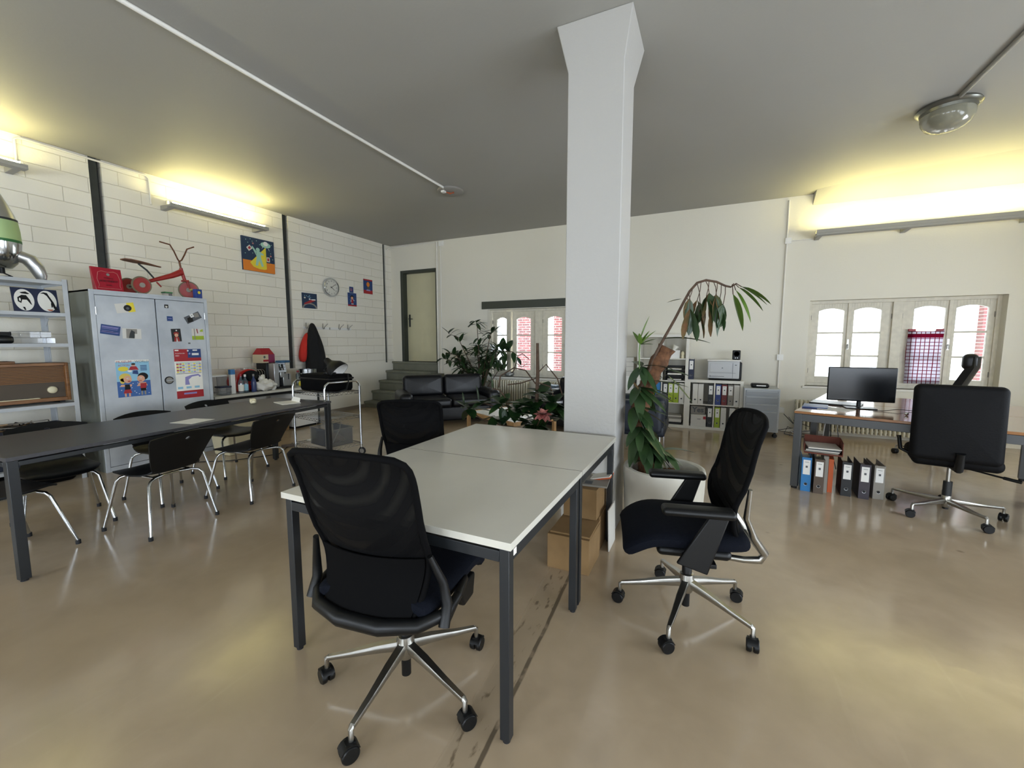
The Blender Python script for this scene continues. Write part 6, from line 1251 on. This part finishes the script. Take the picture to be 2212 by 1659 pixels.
df = N.new('ShaderNodeBsdfDiffuse'); tr = N.new('ShaderNodeBsdfTranslucent'); ms = N.new('ShaderNodeMixShader'); ms.inputs[0].default_value = .55; L.new(mc.outputs['Result'], df.inputs[0]); L.new(mc.outputs['Result'], tr.inputs[0]); L.new(df.outputs[0], ms.inputs[1]); L.new(tr.outputs[0], ms.inputs[2]); L.new(ms.outputs[0], N['Material Output'].inputs[0])
t = thing('tea_towel', 'red checked tea towel clipped across the window pane', 'tea towel', (0, 0, 0)); MB().grid(rows).build('cloth', cm, t, smooth=60)
for x in (2.55, 2.84): MB().box(x-.04, x+.04, 7.685, 7.715, 1.53, 1.56).build('clip', mat('clip_red', '8f1026', .4), t, bevel=.004)

# ================================================================ under the white desks
o = MB().at(-.72, 2.42, 0, 0).box(-.13, .13, -.10, .17, 0, .215).build('carton_body', M['card'], None, bevel=.002)
t = thing('cardboard_box', 'low cardboard box with a loose lid under the white desks', 'box', (0, 0, 0)); o.parent = t
MB().at(-.725, 2.43, .218, 0, .03).box(-.115, .135, -.09, .17, 0, .012).build('carton_lid', M['card'], t, bevel=.003)
tag(MB().at(-.655, 2.74, 0, 0).box(-.10, .05, -.10, .14, 0, .235).build('cardboard_box', M['card'], None, bevel=.002), 'cardboard box behind the low one under the white desks', 'box')
tag(MB().at(-.69, 2.70, .237, 0).m(M['card']).box(-.14, .08, -.13, .15, 0, .20).build('cardboard_box', None, None, bevel=.002), 'cardboard box standing on the others under the white desks', 'box')
mb = MB().at(-.67, 2.74, .439, .1).m(M['greyc']).box(-.11, .10, -.12, .10, 0, .012).m(M['ink']).box(-.05, .0, -.10, -.04, .012, .013); tag(mb.build('magazine', None, None), 'grey printed magazine lying on the upper cardboard box', 'magazine')
mb = MB(); mb.T = Matrix.Translation((-.62, 2.82, .455)) @ Matrix.Rotation(-.25, 4, 'Y'); tag(mb.m(M['orange']).box(-.09, .06, -.08, .04, 0, .010).m(M['paper']).box(-.09, .06, -.08, .04, .010, .016).build('brochure', None, None), 'orange brochure lying on the magazine under the desk', 'brochure')
mb = MB(); mb.T = Matrix.Translation((-.548, 2.66, 0)) @ Matrix.Rotation(-.03, 4, 'Y'); tag(mb.m(M['whitec']).box(0, .006, 0, .20, 0, .28).build('white_panel', None, None), 'white panel leaning beside the cardboard boxes', 'panel')
tag(MB().at(-.72, 2.86, 0).m(M['white']).box(-.22, .14, .0, .045, 0, .60).m(M['greyc']).box(-.20, .12, -.001, 0, .45, .455).build('switch_panel', None, None, bevel=.003), 'white electrical panel standing against the pillar under the desk', 'panel')

# ================================================================ plants
def leaf(mb, base, d, L, w, droop=.35, fold=.25, up=None, n=7, curl=0.0):
    d = Vector(d).normalized(); b = Vector(base); side = d.cross(Vector((0, 0, 1)))
    if side.length < 1e-3: side = Vector((1, 0, 0))
    side.normalize(); nr = side.cross(d).normalized(); rows = []
    p = b.copy(); dd = d.copy(); st = L/n
    for i in range(n+1):
        s = i/n; ww = w*(math.sin(PI*min(1, s**.8*.97+.03))**.75) if s < 1 else .002
        if s < .12: ww = w*.10+w*s*1.5
        nn = side.cross(dd).normalized(); c = curl*math.sin(s*6)
        rows.append([tuple(p-side*ww/2+nn*(fold*ww/2+c*w)), tuple(p), tuple(p+side*ww/2+nn*(fold*ww/2-c*w))])
        dd = (dd+Vector((0, 0, -droop*st*4))).normalized(); p = p+dd*st
    mb.grid(rows)
def clear(it):
    """keep leaves of the planter plant out of the pillar"""
    b = Vector(it[0]); d = Vector(it[1]).normalized()
    for f in (.3, .6, .85, 1.05):
        p = b+d*it[2]*f
        if p.x < -.28 and p.y < .22: return (it[0], (abs(it[1][0])*.6, it[1][1], it[1][2]))+tuple(it[2:])
    return it
def foliage(parent, name, items, m):
    mb = MB()
    if parent.name == 'potted_climber': items = [clear(i) for i in items]
    if parent.name == 'tall_houseplant':
        keep = []
        for it in items:
            d = Vector(it[1]).normalized(); b = Vector(it[0]); p = b+d*it[2]
            if max(p.y, b.y) > .38: d.y = -abs(d.y)
            p = b+d*it[2]
            if p.y > .40 or b.y > .40: continue
            if min(p.z, b.z) < .86 and (p.x+.40)*-.731+(p.y+.75)*.682 < .10: d = Vector((d.x*.4, d.y*.4, 1.2)).normalized()
            if b.z < .82 and (b.x+.40)*-.731+(b.y+.75)*.682 < .06: continue
            keep.append((it[0], tuple(d))+tuple(it[2:]))
        items = keep
    for it in items: leaf(mb, *it)
    return mb.build(name, m, parent, smooth=60)
def rosette(c, n, L, w, seed, tilt=(.1, .9), droop=.4, spread=1.0):
    random.seed(seed); out = []
    for i in range(n):
        a = 2*PI*i*.382+random.uniform(-.3, .3); e = random.uniform(*tilt); out.append((c, (math.cos(a)*spread, math.sin(a)*spread, e), L*random.uniform(.75, 1.15), w*random.uniform(.8, 1.2), droop*random.uniform(.5, 1.5)))
    return out
# round planter with coir pole plant
t = thing('potted_climber', 'climbing plant on a leaning coir pole in a round white planter by the pillar', 'potted plant', (-.26, 3.10, 0))
MB().lathe([(.12, .0), (.20, .01), (.245, .05), (.262, .12), (.275, .40), (.278, .475), (.272, .495), (.255, .50), (.235, .492), (.225, .46), (.222, .38)], 56, True, False).build('planter', mat('planter_white', 'c9c5b8', .42, var=.12, scale=5), t, smooth=50)
MB().lathe([(.001, .42), (.10, .425), (.224, .415)], 40, False, False).build('soil', M['soil'], t, smooth=60)
random.seed(2); mb = MB()
for k in range(70): a = random.uniform(0, 2*PI); r = .2*math.sqrt(random.random()); mb.ball(random.uniform(.010, .019), r*math.cos(a), r*math.sin(a), .43, 1.4, 1, .6, 7, 5, .5, k)
mb.build('bark_chips', M['wood'], t, smooth=40)
pole = [(-.10, .02, .40), (-.165, .06, .62), (-.20, .12, .80), (-.185, .16, .96), (-.12, .17, 1.14), (-.02, .17, 1.34)]; mb = MB()
P = []
for i in range(len(pole)-1):
    for q in range(6): P.append(Vector(pole[i]).lerp(Vector(pole[i+1]), q/6))
P.append(Vector(pole[-1])); mb.tube(P, [.062+.008*math.sin(i*1.7) for i in range(len(P))], 18); mb.build('coir_pole', M['moss'], t, smooth=60)
stem = [(-.16, .13, 1.08), (-.09, .12, 1.30), (-.03, .10, 1.42), (.03, .10, 1.54), (.085, .10, 1.66), (.12, .10, 1.73), (.165, .10, 1.785), (.22, .10, 1.80), (.285, .10, 1.785), (.34, .10, 1.755), (.375, .10, 1.745)]
MB().tube(stem, [.013, .011, .010, .0095, .009, .009, .0085, .008, .0075, .007, .006], 8).tube([(-.16, .1, .6), (-.22, .08, .8), (-.21, .10, 1.0), (-.16, .13, 1.1)], .010).build('stem', M['bark'], t, smooth=60)
gr, br, gl = [], [], []; random.seed(11)
pet = MB()
for i, (x, z) in enumerate(((.10, 1.70), (.115, 1.72), (.14, 1.76), (.165, 1.785), (.19, 1.79), (.215, 1.80), (.24, 1.80), (.265, 1.79), (.29, 1.785), (.315, 1.77), (.34, 1.757))):
    y = .10+random.uniform(-.05, .05); L1 = random.uniform(.07, .13); e = (x+random.uniform(-.02, .03), y+random.uniform(-.05, .05), z-L1); pet.tube([(x, .10, z), ((x+e[0])/2+.005, (y+e[1])/2, z-L1*.45), e], .0028, 5)
    for rep in range(2): (br if (i+rep) in (2, 4, 5, 7, 8) else gr).append((e, (random.uniform(-.25, .25), random.uniform(-.25, .25), -1), random.uniform(.15, .27), random.uniform(.05, .075), .05, .5, None, 7, .14))
for e, d, L in (((.42, .10, 1.74), (.7, .1, -.6), .22), ((.40, .06, 1.72), (.5, -.2, -.95), .24), ((.44, .12, 1.745), (.8, .2, -.4), .22), ((.39, .14, 1.70), (.35, .2, -1), .26), ((.43, .05, 1.74), (.75, -.1, -.5), .20)):
    pet.tube([(.375, .10, 1.745), ((.375+e[0])/2, (.1+e[1])/2, 1.765), e], .003, 5); gl.append((e, d, L, .07, .3, .3))
gr.append(((.07, .1, 1.68), (-1, 0, -.15), .10, .03, .3)); gr += [((-.05, .10, 1.40), (.9, -.1, .15), .32, .05, .35, .3, None, 8, .05), ((-.03, .12, 1.18), (.8, -.3, -.1), .20, .06, .2), ((.0, .1, 1.14), (.8, -.2, -.8), .26, .04, .1), ((-.10, .08, 1.10), (.9, -.3, -.05), .26, .05, .1)]
pet.build('leaf_stalks', M['bark'], t, smooth=60)
gr += [it[:4]+(it[4],) for it in rosette((-.19, .12, 1.20), 10, .22, .065, 5, (-.8, .5))] + rosette((-.20, .08, 1.05), 11, .27, .07, 6, (-1.2, .1)) + rosette((-.22, .06, .90), 14, .30, .07, 8, (-1.3, 0)) + rosette((-.18, .04, .76), 16, .32, .075, 9, (-1.4, -.1)) + rosette((-.14, .0, .66), 12, .30, .07, 12, (-1.3, .1)) + rosette((-.02, .05, .60), 7, .28, .06, 15, (-.9, .2))
gl += rosette((-.20, .10, 1.36), 6, .15, .035, 14, (.0, 1.5)); gl.append(((-.20, .10, 1.40), (.35, 0, 1), .18, .045, .0, .35))
br.append(((-.25, .05, 1.10), (-.8, -.2, -.5), .14, .03, .2))
foliage(t, 'foliage', gr, M['green2']); foliage(t, 'dried_leaves', br, M['brownleaf']); foliage(t, 'fresh_leaves', gl, M['lightleaf'])
MB().tube([(-.20, .09, 1.18), (-.205, .09, 1.30), (-.20, .10, 1.42)], .005).build('young_shoot', M['lightleaf'], t, smooth=60)
# planter with a wooden stake and pink flower behind the far white desk
t = thing('potted_magnolia', 'leafy pot plant with a wooden stake behind the far white desk', 'potted plant', (-1.42, 3.48, 0))
MB().lathe([(.15, 0), (.22, .02), (.25, .10), (.265, .52), (.255, .54), (.235, .53), (.23, .46)], 48, True, False).build('planter', mat('planter_white', 'c9c5b8', .42), t, smooth=50); MB().lathe([(.001, .48), (.23, .475)], 30, False, False).build('soil', M['soil'], t)
MB().tube([(.03, .03, .40), (.01, .05, .80), (.02, .05, 1.08), (.015, .05, 1.37)], [.018, .018, .017, .013], 10).build('wooden_stake', M['bark'], t, smooth=60)
mb = MB(); br_ = [[(.0, .0, .5), (-.10, .02, .66), (-.25, .02, .72), (-.42, .0, .78), (-.52, -.02, .80)], [(-.05, 0, .5), (-.15, -.05, .60), (-.3, -.08, .62), (-.5, -.08, .66), (-.66, -.06, .74)], [(.05, .03, .6), (.12, .0, .75), (.20, .02, .85)], [(0, 0, .5), (.05, -.10, .60), (.12, -.16, .70)],
      [(-.25, .02, .72), (-.30, .03, .86), (-.34, .0, .93), (-.42, 0, .94)], [(0, .05, 1.0), (-.1, .05, 1.12), (-.22, .05, 1.14), (-.36, .05, 1.06), (-.38, .05, .95)], [(.02, .05, 1.1), (.10, .05, 1.18), (.2, .08, 1.05), (.24, .1, .9)], [(0, .05, 1.02), (.14, .05, .98), (.19, .05, .85)], [(.0, .05, 1.05), (-.15, .05, 1.0), (-.28, .05, .98)]]
for b in br_: mb.tube(b, .006, 6)
mb.build('branches', M['bark'], t, smooth=60)
L_ = []
for c, n, s in (((-.32, .0, .80), 6, 21), ((-.18, .02, .76), 7, 22), ((-.52, -.02, .80), 4, 23), ((-.64, -.06, .74), 4, 24), ((.10, -.05, .72), 8, 25), ((.18, .02, .84), 7, 26), ((.0, .0, .66), 9, 27), ((.05, -.12, .66), 8, 28), ((.05, .10, .85), 6, 29), ((.08, .0, .92), 5, 41), ((.0, -.05, .80), 6, 42), ((.22, .05, .72), 6, 43), ((-.38, -.02, .68), 4, 31)): L_ += rosette(c, int(n*1.7), .21, .095, s, (-.8, .7), .25)
L_ += [((-.42, 0, .94), (-.1, 0, 1), .12, .035, 0), ((-.56, -.02, .82), (-.15, 0, 1), .15, .035, 0), ((-.70, -.06, .76), (-.1, 0, .9), .14, .04, 0), ((-.30, -.05, .78), (.2, -.2, -1), .16, .07, .0), ((-.22, -.05, .78), (.5, -.3, -.8), .16, .07, 0), ((-.26, -.05, .76), (0, -.2, -1), .15, .06, 0)]
foliage(t, 'foliage', L_, M['green'])
mb = MB(); random.seed(8)
for ring, (nn, tl, L) in enumerate(((8, -.2, .075), (7, .5, .07), (5, 1.2, .055))):
    for k in range(nn): a = 2*PI*k/nn+ring*.4; leaf(mb, (.155, -.16, .755), (math.cos(a), math.sin(a)-.5, tl-.5), L*1.25, .058, -.5, .5, None, 5)
o = mb.build('flower', M['pink'], t, smooth=60, label='large pale pink blossom')
# tall indoor plant in the sofa corner
t = thing('tall_houseplant', 'tall narrow leaved houseplant behind the black leather sofa', 'potted plant', (-4.05, 7.17, 0))
MB().lathe([(.14, 0), (.17, .02), (.20, .34), (.19, .35), (.18, .30)], 36, True, False).build('planter', M['steel'], t, smooth=50)
mb = MB(); L_ = []; random.seed(33)
for k in range(20):
    a = random.uniform(0, 2*PI); R = random.uniform(.25, .85); H = random.uniform(.75, 1.35); 
    if k == 0: a, R, H = 2.8, .12, 1.80
    if k == 1: a, R, H = 3.1, .75, 1.55
    if k == 2: a, R, H = 3.2, .9, 1.05
    if k == 3: a, R, H = -.3, .35, 1.60
    sy = .40; pts = [(0, 0, .3), (R*.3*math.cos(a), R*.3*math.sin(a)*sy, H*.6), (R*.7*math.cos(a), R*.7*math.sin(a)*sy, H*.95), (R*math.cos(a), R*math.sin(a)*sy, H)]
    mb.tube(pts, [.012, .009, .006, .004], 6)
    for q in range(19):
        f = .30+.70*q/18; i = min(2, int(f*3)); ff = f*3-i; p = Vector(pts[i]).lerp(Vector(pts[min(i+1, 3)]), ff); aa = random.uniform(0, 2*PI)
        L_.append((tuple(p), (math.cos(aa), math.sin(aa)*.7, random.uniform(-.5, .9)), random.uniform(.18, .30), random.uniform(.055, .08), random.uniform(.2, .8)))
mb.build('stem', M['bark'], t, smooth=60); foliage(t, 'foliage', L_, M['green2'])
# vase with a big leaved branch on the window sill
t = thing('vase_branch', 'branch with big leaves in a glass bowl on the window sill', 'cut branch', (-3.66, 7.655, .682))
MB().lathe([(.05, 0), (.09, .02), (.105, .055), (.085, .09), (.07, .095), (.08, .05), (.05, .01)], 28).build('glass_bowl', M['plasticclear'], t, smooth=60)
MB().tube([(.02, -.02, .05), (.12, -.04, .12), (.18, -.05, .28), (.22, -.06, .42), (.12, -.08, .50), (-.05, -.10, .52), (-.2, -.12, .48)], .009).tube([(.22, -.06, .42), (.32, -.06, .47), (.42, -.08, .40), (.47, -.08, .36)], .008).tube([(.18, -.05, .28), (.3, -.06, .2), (.42, -.06, .27)], .006).build('branch', M['bark'], t, smooth=60)
foliage(t, 'foliage', [((-.1, -.1, .42), (-.3, -.4, -.9), .26, .13, .1), ((-.28, -.12, .40), (.2, -.3, -1), .26, .12, .1), ((-.18, -.12, .50), (-.9, -.3, .3), .34, .16, .2), ((-.1, -.1, .52), (.2, -.3, .9), .30, .15, .2), ((0, -.1, .52), (.4, -.3, .7), .32, .17, .4), ((-.2, -.12, .48), (-.3, -.3, -.9), .28, .12, .1), ((-.05, -.1, .5), (.1, -.3, -1), .28, .11, .1), ((.12, -.08, .5), (.3, -.4, -.7), .26, .10, .1), ((.05, -.1, .5), (-.2, -.5, .6), .26, .11, .3), ((.2, -.06, .4), (.5, -.3, -.6), .22, .09, .2), ((-.15, -.1, .5), (-.6, -.5, -.5), .26, .12, .1), ((.02, -.08, .3), (-.3, -.3, -.8), .2, .09, .2)], M['green'])
